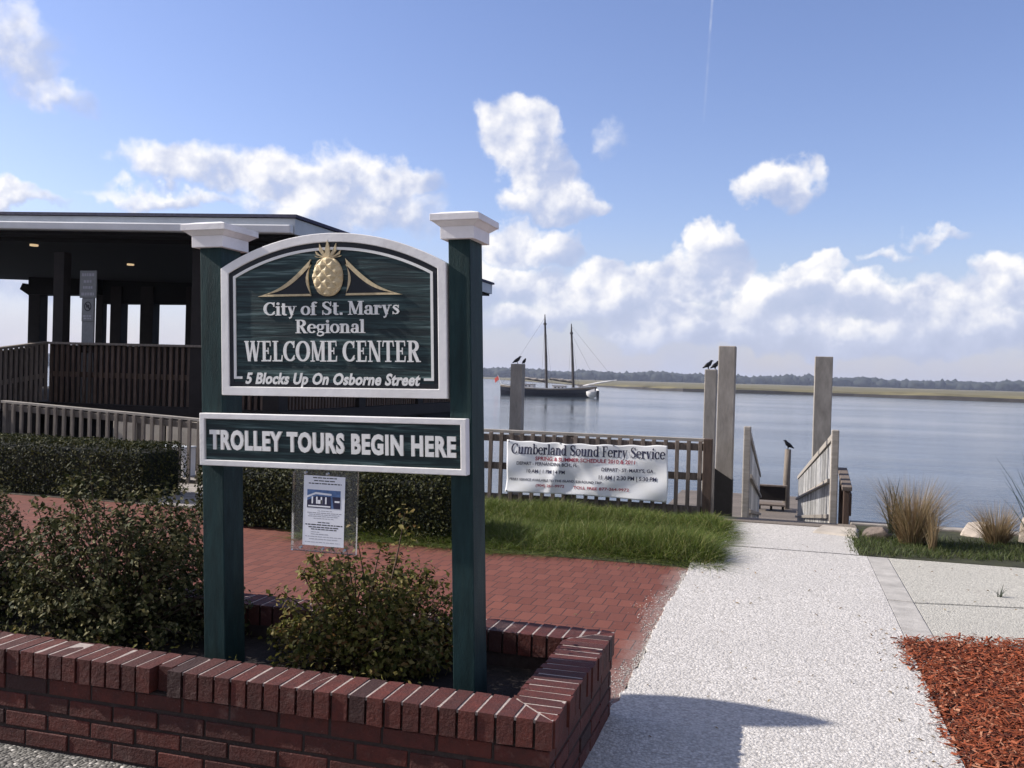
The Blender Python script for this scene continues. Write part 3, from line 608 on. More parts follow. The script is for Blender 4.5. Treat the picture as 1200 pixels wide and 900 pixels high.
# ================================================================== PLANTER
PX0, PX1, PY0, PY1, PH = -6.4, -.74, 3.17, 4.42, .40
def planter():
    root = thing('brick_planter', 'low red brick planter bed with rowlock coping around the welcome sign', 'planter', (PX1, PY0, 0))
    wall = MB(); cop = MB(); mor = MB()
    C = .075; BH = .0565                                          # course height, brick height
    top = PH - .100
    def rnd(): return random.uniform(-.0028, .0028)
    ins = .017                                                    # coping oversails the wall by this much
    for k in range(5):
        z1 = top - k * C - .008; z0 = z1 - BH - .004
        off = (k % 2) * .107
        x = PX1 - ins - off
        if k % 2: wall.box(PX1 - ins - off + .012 - .008, PX1 - ins + rnd() * 0, PY0 + ins, PY0 + ins + .09, z0, z1)
        while x > PX0:
            r = rnd(); wall.box(x - .203, x - .001 if False else x, PY0 + ins + r, PY0 + ins + .09, z0 + rnd(), z1 + rnd()); x -= .2145
        # right-hand wall
        y = PY0 + ins + (.107 if k % 2 == 0 else .098)
        while y < PY1 - ins - .02:
            e = min(y + .203, PY1 - ins); wall.box(PX1 - ins - .09, PX1 - ins + rnd(), y, e, z0 + rnd(), z1 + rnd()); y += .2145
    wall.build('wall', 'brick', root, bevel=.004)
    mor.box(PX0, PX1 - ins - .006, PY0 + ins + .006, PY0 + .19, -.1, top - .004)
    mor.box(PX1 - .19, PX1 - ins - .006, PY0 + .19, PY1 - ins - .006, -.1, top - .004)
    mor.box(PX0, PX1 - .19, PY1 - .19, PY1 - ins - .006, -.1, top - .004)
    mor.build('mortar_core', 'mortar_dark', root)
    P = .0715; W = .0605; D = .205; bed = MB()
    x = PX1 - .018
    # front run, mitred at the corner
    k = 0; x = PX1 - .006
    def quadprism(q, z0, z1):
        cop.hexa([(a, b, z0 + rnd()) for a, b in q], [(a, b, z1 + rnd() * .7) for a, b in q])
    while x > PX0:
        x0, x1 = x - W, x; y0 = PY0 + rnd(); m0 = min(D, PX1 - x0 - .006); m1 = min(D, PX1 - x1 - .006) if PX1 - x1 > .006 else 0
        if abs((x0 + x1) / 2 + 2.353) < P / 2: y0 += .040              # the broken coping brick
        if m1 < .02: quadprism([(x0, y0), (x1, y0), (x1, y0 + .012), (x0, PY0 + m0)], top, PH)
        else: quadprism([(x0, y0), (x1, y0), (x1, PY0 + m1), (x0, PY0 + m0)], top, PH)
        x -= P
    # right run
    y = PY0 + .006 + .012
    while y < PY1 - .03:
        y0, y1 = y, y + W; a0 = min(D, y0 - PY0 - .008, max(PY1 - y0 - .008, 0)); a1 = min(D, y1 - PY0 - .008, max(PY1 - y1 - .008, 0))
        a0, a1 = max(a0, .004), max(a1, .004); e = PX1 + rnd() * 2
        quadprism([(e - a0, y0), (e, y0), (e, y1), (e - a1, y1)], top, PH); y += P
    # rear run
    x = PX1 - .010
    while x > PX0:
        x0, x1 = x - W, x; m0 = min(D, PX1 - x0 - .006); m1 = max(min(D, PX1 - x1 - .006), .004)
        quadprism([(x0, PY1 - m0), (x1, PY1 - m1), (x1, PY1 + rnd() * 2), (x0, PY1 + rnd() * 2)], top, PH); x -= P
    cop.build('coping', 'brick', root, bevel=.0045)
    z = PH - .0015; i = .007
    def lay(m_, zb, zt, f, g_):
        m_.box(PX0, -2.40, PY0 + f, PY0 + D - g_, zb, zt).box(-2.31, PX1 - f, PY0 + f, PY0 + D - g_, zb, zt).box(-2.40, -2.31, PY0 + .075, PY0 + D - g_, zb, zt)
        m_.box(PX1 - D + g_, PX1 - f, PY0 + D - g_ + .0004, PY1 - f, zb, zt).box(PX0, PX1 - D + g_ - .0004, PY1 - D + g_, PY1 - f, zb, zt)
    lay(bed, z - .012, z, .0095, .014); core = MB(); lay(core, top - .002, z - .0125, .017, .0145); core.build('joint_core', 'mortar_dark', root)
    bed.build('mortar_bed', 'mortar', root)
    adopt(root)
    struct('planter_soil', MB().box(PX0, PX1 - .195, PY0 + .195, PY1 - .195, -.1, .235), 'soil')
planter()

# ================================================================== WELCOME SIGN
KS = 3.62 / 3.75
def sg(x, y, z):        # the frame has racked a little: posts lean, panels tip
    X = x - .041 * (z - 1.3); Z = z + .018 * (x + 2.0); return (KS * X, KS * y, 1.6 + KS * (Z - 1.6))
def arch_outline(d, n=28, bottom=True):
    xc, hw, zs, zb, Rr = -1.918, .548, 2.062, 1.485, 1.108; zc = 2.207 - Rr; r = Rr - d; h = hw - d
    t = math.asin(h / r); pts = [(xc - h, zb + d), (xc + h, zb + d)] if bottom else []
    return pts + [(xc + r * math.sin(t - 2 * t * k / n), zc + r * math.cos(t - 2 * t * k / n)) for k in range(n + 1)]
def welcome_sign():
    root = thing('welcome_sign', 'dark green carved welcome sign with gold pineapple between two white capped posts', 'sign', sg(-1.9, 3.83, .25))
    for x0, x1 in ((-2.578, -2.468), (-1.362, -1.264)):
        pm = MB().box(x0, x1, 3.75, 3.915, -.1, 2.17).map(sg); po = pm.build('post', 'teal', root, bevel=.004)
        c = MB(); cx, ax = (x0 + x1) / 2, (x1 - x0) / 2; cy, ay = 3.8325, .0825
        zs = [(2.160, .026, .026), (2.212, .026, .026), (2.214, .03, .03), (2.232, .053, .053), (2.234, .060, .060), (2.262, .060, .060), (2.276, .012, .012)]
        for (za, ea, _), (zb_, eb, _) in zip(zs, zs[1:]):
            c.hexa([(cx - ax - ea, cy - ay - ea, za), (cx + ax + ea, cy - ay - ea, za), (cx + ax + ea, cy + ay + ea, za), (cx - ax - ea, cy + ay + ea, za)],
                   [(cx - ax - eb, cy - ay - eb, zb_), (cx + ax + eb, cy - ay - eb, zb_), (cx + ax + eb, cy + ay + eb, zb_), (cx - ax - eb, cy + ay + eb, zb_)])
        c.map(sg).build('post_cap', 'cap_paint', root, bevel=.0015)
    # main panel
    o, i = arch_outline(0), arch_outline(.040)
    panel = MB().prism(arch_outline(.03), 3.752, 3.785).map(sg).build('panel', 'carved', root)
    MB().ring(o, i, 3.742, 3.790).map(sg).build('panel_frame', 'white_paint', root, bevel=.003)
    # smooth dark border between frame and the fine white line
    bo, bi = arch_outline(.039), arch_outline(.062)
    MB().ring(bo, bi, 3.7485, 3.76).map(sg).build('border', 'black', root)
    li, lo = arch_outline(.062, bottom=False), arch_outline(.074, bottom=False); xl, xr = -2.418, -1.418; zt = 1.566
    ln = MB(); nl = len(li)
    A = [(xr + .048 - .062 + .014, zt - .006)] + li + [(xl - .0, zt - .006)]
    po_ = [(-1.918 + .548 - .062, zt - .006)] + li + [(-1.918 - .548 + .062, zt - .006)]; pi_ = [(-1.918 + .548 - .074, zt - .006)] + lo + [(-1.918 - .548 + .074, zt - .006)]
    v = [(x, 3.747, z) for x, z in po_] + [(x, 3.747, z) for x, z in pi_] + [(x, 3.757, z) for x, z in po_] + [(x, 3.757, z) for x, z in pi_]; m = len(po_); f = []
    for k in range(m - 1): f += [(k, k + 1, m + k + 1, m + k), (k, 2 * m + k, 2 * m + k + 1, k + 1), (m + k, m + k + 1, 3 * m + k + 1, 3 * m + k)]
    ln.add(v, f).box(-2.3925, -2.362, 3.7472, 3.757, zt - .006, zt + .005).box(-1.478, -1.4435, 3.7472, 3.757, zt - .006, zt + .005)
    ln.map(sg).build('inner_line', 'letter', root)
    for s, x0, x1, z0, z1, tr in (('City of St. Marys', -2.250, -1.588, 1.846, 1.906, .0), ('Regional', -2.090, -1.750, 1.766, 1.826, .0), ('WELCOME CENTER', -2.350, -1.492, 1.640, 1.732, .02)):
        V, F = serif_geo(s, tr); V = fit(V, x0, x1, z0, z1, (0, 1)); letters(MB(), V, F, 3.7480, 3.756, .00004).map(sg).build('lettering', 'letter', root)
    V, F = text_geo('5 Blocks Up On Osborne Street', .036, .25, 1.05); V = fit(V, -2.346, -1.494, 1.540, 1.590, (0, .73)); letters(MB(), V, F, 3.7478, 3.756).map(sg).build('lettering', 'letter', root)
    # pineapple between two swept wings
    cx, cz = -1.925, 2.014
    fr = MB()
    nU, nV = 40, 40; vs = []; fs = []
    for a in range(nV + 1):
        ph = -math.pi / 2 + math.pi * a / nV
        for b in range(nU + 1):
            th = math.pi * b / nU; x = .073 * math.cos(ph) ** .85 * math.cos(th) if math.cos(ph) > 0 else 0; z = .086 * math.sin(ph)
            y = -.020 * max(math.cos(ph), 0) ** .8 * math.sin(th)
            if 0 < b < nU and 0 < a < nV: y -= .010 * min(abs(math.sin((x + z) * 62)), abs(math.sin((x - z) * 62)))
            vs.append((cx + x, 3.748 + y, cz + z))
    for a in range(nV):
        for b in range(nU): q = a * (nU + 1) + b; fs.append((q, q + 1, q + nU + 2, q + nU + 1))
    fruit = fr.add(vs, fs).map(sg).build('pineapple', 'gold', root, smooth=False)
    lv = MB()
    for dx, tipz, w, a in ((0, .082, .022, 0), (-.012, .066, .018, -.035), (.012, .066, .018, .035), (-.02, .034, .016, -.052), (.02, .034, .016, .052), (-.022, .012, .013, -.055), (.022, .012, .013, .055)):
        b0 = (cx + dx * .5, cz + .082); t = (cx + dx * .5 + a, cz + .082 + tipz); mx = ((b0[0] + t[0]) / 2 + a * .25, (b0[1] + t[1]) / 2)
        lv.prism([(b0[0] - w / 2, b0[1]), (b0[0] + w / 2, b0[1]), (mx[0] + w / 2, mx[1]), t, (mx[0] - w / 2, mx[1])], 3.741 + abs(dx) * .12 + abs(a) * .02, 3.755)
    lv.map(sg).build('pineapple_crown', 'gold', root)
    for sgn in (-1, 1):
        def wing(e):   # concave upper edge, bowed inner edge
            top, tip, foot = (sgn * (.084 - e * .1) + 0, .079 - e * 2.6), (sgn * (.352 - e * 4.2), -.083 + e), (sgn * (.084 + e * .2), -.083 + e)
            pts = [tip]
            for k in range(1, 11):
                t = k / 11; x = tip[0] + (top[0] - tip[0]) * t; z = tip[1] + (top[1] - tip[1]) * t - .030 * math.sin(math.pi * t); pts.append((x, z))
            pts.append(top)
            for k in range(1, 7):
                t = k / 7; pts.append((top[0] + (foot[0] - top[0]) * t + sgn * (.010 + e * .9) * math.sin(math.pi * t) * 1.4, top[1] + (foot[1] - top[1]) * t))
            pts.append(foot); return [(cx + a, cz + b) for a, b in pts]
        w_ = MB().prism(wing(.004), 3.7475, 3.756).map(sg).build('wing', 'black', root)
        MB().ring(wing(0), wing(.009), 3.7445, 3.756).map(sg).build('wing_outline', 'gold', w_)
    # trolley board across the posts
    x0, x1, z0, z1 = -2.557, -1.274, 1.166, 1.403; fw = .026
    MB().ring([(x0, z0), (x1, z0), (x1, z1), (x0, z1)], [(x0 + fw, z0 + fw), (x1 - fw, z0 + fw), (x1 - fw, z1 - fw), (x0 + fw, z1 - fw)], 3.700, 3.748).map(sg).build('board_frame', 'white_paint', root, bevel=.003)
    MB().box(x0 + .02, x1 - .02, 3.714, 3.744, z0 + .02, z1 - .02).map(sg).build('trolley_board', 'carved', root)
    V, F = text_geo('TROLLEY TOURS BEGIN HERE', .044, 0, 1.13); V = fit(V, -2.508, -1.322, 1.238, 1.329)
    letters(MB(), V, F, 3.7055, 3.72).map(sg).build('board_lettering', 'letter', root)
    adopt(root)
    return root
welcome_sign()

def poster():
    y = 3.655; root = thing('poster_holder', 'clear acrylic holder hanging under the trolley board with a printed notice inside', 'notice', (-1.89, y, 1.16))
    ac = MB().box(-2.042, -1.738, y, y + .003, .822, 1.190); ac.box(-1.7385, -1.735, y - .013, y, .822, 1.19).box(-2.045, -2.0415, y - .013, y, .822, 1.16)
    ac.box(-2.042, -1.738, y - .013, y, .819, .822)
    ac.build('holder', 'acrylic', root)
    px0, px1, pz0, pz1 = -1.992, -1.796, .846, 1.148; w = px1 - px0; h = pz1 - pz0
    pap = MB().box(px0, px1, y - .008, y - .007, pz0, pz1).build('paper_notice', 'paper', root)
    def X(u): return px0 + u * w
    def Z(v): return pz1 - v * h
    yy = y - .0083
    # a photograph of an open trolley car standing in a street
    pic = MB().box(X(.09), X(.90), yy, yy + .0002, Z(.46), Z(.13)).build('printed_photo', 'ink_blue', pap)
    q = MB()
    q.prism([(X(.09), Z(.36)), (X(.30), Z(.29)), (X(.66), Z(.29)), (X(.68), Z(.46)), (X(.09), Z(.46))], yy - .0003, yy)
    q.prism([(X(.70), Z(.29)), (X(.90), Z(.29)), (X(.90), Z(.46)), (X(.74), Z(.46))], yy - .0003, yy).build('vehicle_picture', 'ink_dark', pap)
    q = MB(); q.prism([(X(.09), Z(.29)), (X(.30), Z(.235)), (X(.68), Z(.25)), (X(.68), Z(.275)), (X(.30), Z(.265)), (X(.09), Z(.32))], yy - .0005, yy)
    for k in range(4): q.box(X(.20 + .11 * k), X(.235 + .11 * k), yy - .0005, yy, Z(.40), Z(.30))
    q.box(X(.34), X(.46), yy - .0005, yy, Z(.40), Z(.345)).box(X(.76), X(.88), yy - .0005, yy, Z(.37), Z(.345)).box(X(.12), X(.66), yy - .0005, yy, Z(.445), Z(.425)).box(X(.09), X(.9), yy - .0005, yy, Z(.20), Z(.13))
    q.build('pale_areas', 'paper', pap)
    def rows(name, mat, spec):
        mb = MB()
        for v, a, b, th in spec:
            x = a
            while x < b:
                e = min(b, x + random.uniform(.04, .13)); mb.box(X(x), X(e), yy, yy + .0002, Z(v + th / 2), Z(v - th / 2)); x = e + .016
        mb.build(name, mat, pap)
    rows('print_lines', 'ink_black', [(.030, .22, .80, .014), (.072, .25, .76, .014), (.112, .12, .92, .015), (.665, .36, .66, .012), (.70, .06, .96, .015), (.735, .14, .86, .015), (.765, .20, .82, .013)])
    rows('fine_print', 'ink_grey', [(.50, .35, .70, .007), (.53, .10, .93, .009), (.555, .14, .88, .008), (.58, .12, .84, .008), (.61, .26, .74, .007), (.805, .2, .4, .007), (.835, .2, .62, .009), (.87, .06, .96, .008), (.905, .16, .86, .008), (.95, .06, .9, .007)])
    for x, z in ((-2.0, .834), (-1.895, .834), (-1.792, .834), (-1.985, 1.158), (-1.88, 1.158)): MB().tube([(x, y - .014, z), (x, y - .0005, z)], .006, 8).build('screw', 'steel', root)
    f = KS / (3.68 / 3.75)                                       # hangs just behind the trolley board
    for ch in [root] + list(root.children_recursive):
        if ch.type == 'MESH':
            for v in ch.data.vertices: v.co = (v.co.x * f, v.co.y * f, 1.6 + (v.co.z - 1.6) * f)
    adopt(root)
poster()

# ================================================================== SHRUBS AND HEDGES
def shrub(name, label, x, y, z0, rx, ry, h, n_shoot, n_leaf, mat, group, lsize=.026, peak=0., seed=1, skirt=.1):
    rg = np.random.default_rng(seed); root = thing(name, label, 'shrub', (x, y, z0), group)
    st = MB(); P = []; N = []
    per = max(4, n_leaf // n_shoot)
    for k in range(n_shoot):
        a = rg.uniform(0, 2 * math.pi); u = rg.uniform(0, 1) ** .5; el = rg.uniform(skirt, 1)
        top = h * (1 + peak * (1 - u) * .6) * (rg.uniform(.78, 1.08) if k % 9 else rg.uniform(1.02, 1.12))
        r = math.sqrt(max(0, 1 - (el * .9) ** 2)) * rg.uniform(.72, 1.08)
        tip = np.array([x + rx * r * math.cos(a), y + ry * r * math.sin(a), z0 + top * el])
        b = np.array([x + rg.normal(0, .05), y + rg.normal(0, .05), z0])
        mid = b * .45 + tip * .55 + np.array([rg.normal(0, .04), rg.normal(0, .04), .06 * h])
        pts = [(1 - t) ** 2 * b + 2 * t * (1 - t) * mid + t * t * tip for t in np.linspace(0, 1, 7)]
        if k % 2 == 0: st.tube(pts, [.007, .0065, .006, .005, .004, .003, .002], 4, False)
        ts = 1.02 - rg.uniform(0, 1, per) ** 1.9 * .75
        for t in ts:
            c = (1 - t) ** 2 * b + 2 * t * (1 - t) * mid + t * t * tip; d = rg.normal(0, .022 + .040 * (1 - t), 3); P.append(c + d)
            nn = (c - np.array([x, y, z0 + h * .3])) * .5 + d * 4 + np.array([0, 0, .25]); N.append(nn / (np.linalg.norm(nn) + 1e-6))
    V, F = leaf_mesh(np.array(P), np.array(N), lsize, .6, .2, .6)
    fast_mesh('foliage', V, F, mat, root); st.build('stems', 'twig', root, fix=False); adopt(root); return root
G1 = 'shrubs growing in the brick planter'
shrub('shrub', 'wide rounded shrub with small dull leaves left of the sign in the brick planter', -3.22, 4.02, .235, .64, .42, .76, 260, 15500, 'leaf_dark', G1, .031, 0, 3, .02)
shrub('shrub', 'upright shrub with bronze tips between the two green sign posts', -1.84, 4.00, .235, .46, .34, .44, 190, 9500, 'leaf_shrub', G1, .031, 1.05, 5, .02)
shrub('shrub', 'shrub cut off by the edge of the photo in the brick planter', -4.33, 4.05, .235, .60, .38, .72, 200, 11000, 'leaf_dark', G1, .027, 0, 9, .02)
def ground_sprigs():   # low sprawling leaves at the foot of the shrubs
    N = 2600; x = np.concatenate([RNG.uniform(-2.3, -1.35, 1100), RNG.uniform(-4.6, -2.65, 1500)]); y = np.concatenate([3.42 + np.abs(RNG.normal(0, .12, 1100)), 3.45 + np.abs(RNG.normal(0, .2, 1500))])
    cl = np.sin(x * 23) * np.sin(y * 19 + x * 5) > .15; x, y = x[cl], y[cl]
    P = np.stack([x, y, .24 + np.abs(RNG.normal(0, .05, len(x)))], 1); Nn = np.tile([0, -.3, .8], (len(x), 1))
    V, F = leaf_mesh(P, Nn, .024, .6, .2, .7); tag(fast_mesh('ground_cover', V, F, 'leaf_shrub'), None, kind='stuff')
ground_sprigs()
def hedge(label, x0, x1, y0, y1, h, n, seed):
    rg = np.random.default_rng(seed); root = thing('clipped_hedge', label, 'hedge', ((x0 + x1) / 2, (y0 + y1) / 2, 0), 'clipped box hedges')
    a = np.array([y1 - y0, 0, 0]); areas = [(x1 - x0) * h, (x1 - x0) * (y1 - y0), (y1 - y0) * h, (y1 - y0) * h]; tot = sum(areas); P = []; N = []
    for ar, (ax, fx) in zip(areas, (('y', y0), ('z', h), ('x', x1), ('x', x0))):
        m = int(n * ar / tot); X = rg.uniform(x0, x1, m); Y = rg.uniform(y0, y1, m); Z = rg.uniform(.03, h, m); d = np.abs(rg.normal(0, .035, m)) - .02
        bmp = .03 * np.sin(X * 9 + Z * 7) * np.sin(Z * 11 + Y * 8 + X * 3); d = d - bmp
        if ax == 'y': Y = fx + d; nn = [0, -1, .35]
        elif ax == 'z': Z = fx - d * .8; nn = [0, 0, 1]
        else: X = fx + (-d if fx == x1 else d); nn = [1 if fx == x1 else -1, 0, .35]
        P.append(np.stack([X, Y, Z], 1)); N.append(np.tile(nn, (m, 1)))
    P = np.concatenate(P); N = np.concatenate(N).astype(float)
    # round the shoulders
    k = np.clip(P[:, 2] - (h - .10), 0, 1) / .10; P[:, 1] += np.where(P[:, 1] < y0 + .1, k * .05, 0); P[:, 0] -= np.where(P[:, 0] > x1 - .1, k * .06, 0)
    V, F = leaf_mesh(P, N, .034, .62, .2, .55); fast_mesh('foliage', V, F, 'leaf_boxwood', root)
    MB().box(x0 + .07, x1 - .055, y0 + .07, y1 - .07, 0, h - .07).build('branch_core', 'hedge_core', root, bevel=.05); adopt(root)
hedge('long clipped hedge at the left edge in front of the ramp railing', -12.2, -7.17, 9.30, 10.15, .64, 22000, 21)
hedge('clipped dark hedge behind the trolley board and hanging notice', -5.75, -3.02, 8.30, 9.05, .60, 17000, 22)

def tuft(name, label, x, y, n, h, spread, mat, w=(.003, .007), group=None, extra=None, z=0, bend=(.2, 1.1), seed=4):
    global RNG; keep = RNG; RNG = np.random.default_rng(seed); root = thing(name, label, 'plant', (x, y, z), group)
    a = RNG.uniform(0, 2 * np.pi, n); r = spread * .28 * np.sqrt(RNG.uniform(0, 1, n)); l = spread * RNG.uniform(.1, 1, n)
    P = np.stack([x + r * np.cos(a), y + r * np.sin(a) * .8, np.full(n, z + .0)], 1); le = np.stack([np.cos(a), np.sin(a)], 1) * l[:, None] + RNG.normal(0, .03, (n, 2))
    V, F = blade_mesh(P, h * RNG.uniform(.45, 1.05, n), RNG.uniform(w[0], w[1], n), le, RNG.uniform(bend[0], bend[1], n), 4); fast_mesh('blades', V, F, mat, root)
    if extra:
        m2, n2, h2, s2, w2, dx = extra; a = RNG.uniform(0, 2 * np.pi, n2); P = np.stack([x + dx + RNG.normal(0, .03, n2), y + RNG.normal(0, .03, n2), np.full(n2, z + .1)], 1)
        V, F = blade_mesh(P, h2 * RNG.uniform(.6, 1, n2), np.full(n2, w2), np.stack([np.cos(a), np.sin(a)], 1) * s2 * RNG.uniform(.3, 1, (n2, 1)), RNG.uniform(.0, .3, n2), 3); fast_mesh('stiff_leaves', V, F, m2, root)
    adopt(root); RNG = keep; return root
tuft('dry_grass_clump', 'large straw coloured grass clump with stiff dark leaves on the bank', 1.27, 10.30, 1500, .80, .42, 'straw', seed=4, extra=('yucca', 26, .62, .36, .022, -.17))
tuft('dry_grass_clump', 'small dry brown grass clump beside the pale rock', 2.13, 10.72, 800, .52, .34, 'straw', seed=6)
tuft('reed_clump', 'green and tan reed stems in front of the large dry clump', 1.42, 9.98, 130, .50, .10, 'straw', (.004, .008), seed=8, bend=(.1, .5))
tuft('spiky_yucca', 'dark spiky yucca reaching in at the right edge by the water', 2.52, 10.28, 46, 1.05, .60, 'yucca', (.02, .032), seed=10, bend=(.05, .5))
tuft('roadside_weed', 'thin dark weed sprouting where the tabby pavement meets the mulch', 1.60, 6.78, 26, .17, .12, 'yucca', (.004, .008), seed=12)
tuft('roadside_weed', 'tiny dark sprig growing on the tabby pavement edge', 1.62, 8.0, 12, .13, .06, 'yucca', (.006, .012), seed=13)
def rock(label, x, y, z, sx, sy, sz, seed, mat='rock'):
    bm = bmesh.new(); bmesh.ops.create_icosphere(bm, subdivisions=4, radius=1); rg = random.Random(seed)
    ks = [(Vector((rg.uniform(-1, 1), rg.uniform(-1, 1), rg.uniform(-.4, 1))).normalized(), rg.uniform(.55, .85)) for _ in range(16)]
    for v in bm.verts:
        p = v.co.copy()
        for nrm, d in ks:
            e = p.dot(nrm) - d
            if e > 0: p -= nrm * e * .9
        v.co = Vector((p.x * sx, p.y * sy, p.z * sz))
    me = bpy.data.meshes.new('boulder'); bm.to_mesh(me); bm.free(); o = link('boulder', me, mat); o.location = (x, y, z); tag(o, label, 'rock')
rock('pale flat boulder at the water edge behind the small dry clump', 2.12, 11.25, .03, .30, .22, .13, 3)
rock('larger pale boulder sloping up at the right edge of the photo', 2.72, 11.05, .08, .42, .3, .30, 5)
rock('brown weathered stump like stone at the foot of the large dry clump', .98, 10.62, .03, .20, .14, .11, 8, 'wood')

def street_lamp():
    x, y = -4.70, 4.235; root = thing('street_lamp', 'green street lamp with pale acorn globe at the left end of the planter', 'street lamp', (x, y, .235))
    MB().tube([(x, y, .2), (x, y, .5), (x, y, .55), (x, y, 2.45), (x, y, 2.5), (x, y, 2.56)], [.10, .085, .045, .035, .07, .10], 14).build('post', 'teal', root, smooth=False)
    zs = [(2.56, .10), (2.62, .15), (2.74, .182), (2.86, .18), (2.98, .15), (3.10, .10), (3.17, .055), (3.21, .02)]
    MB().tube([(x, y, z) for z, r in zs], [r for z, r in zs], 18).build('globe', 'boat_white', root, smooth=True); adopt(root)
street_lamp()

# ================================================================== RAILINGS
def picket_fence(root, a, b, za, zb, h, sp=.132, pw=.042, y=0, toward=-1, mats=('wood', 'wood_pale'), cap=True, mid=None, foot=.0, ph=None):
    """pickets, cap, rails and posts between two plan points; za, zb = top height at each end"""
    a = Vector((*a, 0)); b = Vector((*b, 0)); L = (b - a).length; d = (b - a) / L; nrm = Vector((d.y, -d.x, 0)) * (1 if toward < 0 else -1)
    def at(t, z, off=0): p = a + d * t + nrm * off; return (p.x, p.y, z)
    def zt(t): return za + (zb - za) * t / L
    pk = MB(); t = sp * .4; ph = ph or h
    while t < L:
        top = zt(t) - .028 + random.uniform(-.006, .004); bot = zt(t) - ph + random.uniform(-.02, .02); j = random.uniform(-.004, .004)
        pk.beam(at(t + j, bot, .036), at(t + j, top, .036), pw, .036, nrm); t += sp
    pk.build('pickets', mats[0], root, bevel=.003)
    if cap: MB().beam(at(-.05, za - .018, -.042), at(L + .05, zb - .018, -.042), .105, .036).build('cap_rail', mats[1], root, bevel=.004)
    for nm, dz in (('upper_rail', .10), ('middle_rail', mid), ('lower_rail', ph - .12)):
        if dz: MB().beam(at(0, za - dz, 0), at(L, zb - dz, 0), .036, .085).build(nm, mats[0], root, bevel=.003)
    n = max(1, round(L / 1.9))
    for k in range(n + 1):
        t = L * k / n; MB().beam(at(t, zt(t) - h - foot, -.064), at(t, zt(t) - .037, -.062), .088, .088, nrm).build('post', mats[0], root, bevel=.004)
r = thing('dock_railing', 'weathered brown picket railing behind the tall lawn that carries the ferry banner', 'railing', (-3.1, 11.25, 0))
picket_fence(r, (-5.9, 11.25), (-.87, 11.25), .925, .925, .96, .136, .045, mats=('wood', 'wood_pale'), mid=.45, foot=.3)
MB().beam((-.86, 11.21, -.2), (-.86, 11.21, .93), .10, .13, (0, 1, 0)).build('end_post', 'wood_brown', r, bevel=.006)
MB().box(-5.9, -.9, 11.30, 11.36, -.10, .10).build('toe_board', 'concrete', r, bevel=.004); adopt(r)
r = thing('ramp_railing', 'grey picket railing with pale cap beside the ramp in front of the pavilion', 'railing', (-9, 11.22, 0))
picket_fence(r, (-11.1, 11.22), (-6.4, 11.22), 1.03, .835, 1.02, .150, .045, mats=('wood_grey', 'wood_pale'), foot=.1); adopt(r)
rm = thing('access_ramp', 'concrete access ramp with low panels behind the grey picket railing', 'ramp', (-9, 12, 0))
MB().hexa([(-11.3, 11.42, -1), (-6.4, 11.42, -1), (-6.4, 12.7, -1), (-11.3, 12.7, -1)], [(-11.3, 11.42, .06), (-6.4, 11.42, -.1), (-6.4, 12.7, -.1), (-11.3, 12.7, .06)]).build('ramp_slab', 'concrete', rm)
q = MB()
for k in range(4): q.box(-10.4 + k * 1.0, -9.46 + k * 1.0, 12.72, 12.78, .34, .74)
q.build('side_panels', 'concrete_pale', rm, bevel=.01)
adopt(rm)
bx = MB().box(-9.20, -8.55, 12.0, 12.30, -.1, .385)
b_ = thing('white_utility_box', 'white utility box standing behind the grey ramp pickets', 'box', (-8.87, 12.1, -.1)); bx.build('box_body', 'boat_white', b_, bevel=.01)
MB().box(-9.22, -8.53, 11.98, 12.32, .386, .41).build('box_lid', 'fascia', b_, bevel=.006); adopt(b_)
MB_steps = MB().box(-8.5, -6.25, 9.45, 10.9, -.05, .03).box(-7.15, -6.05, 9.2, 9.449, -.05, .022)
struct('garden_walk', MB_steps, 'concrete', bevel=.006)

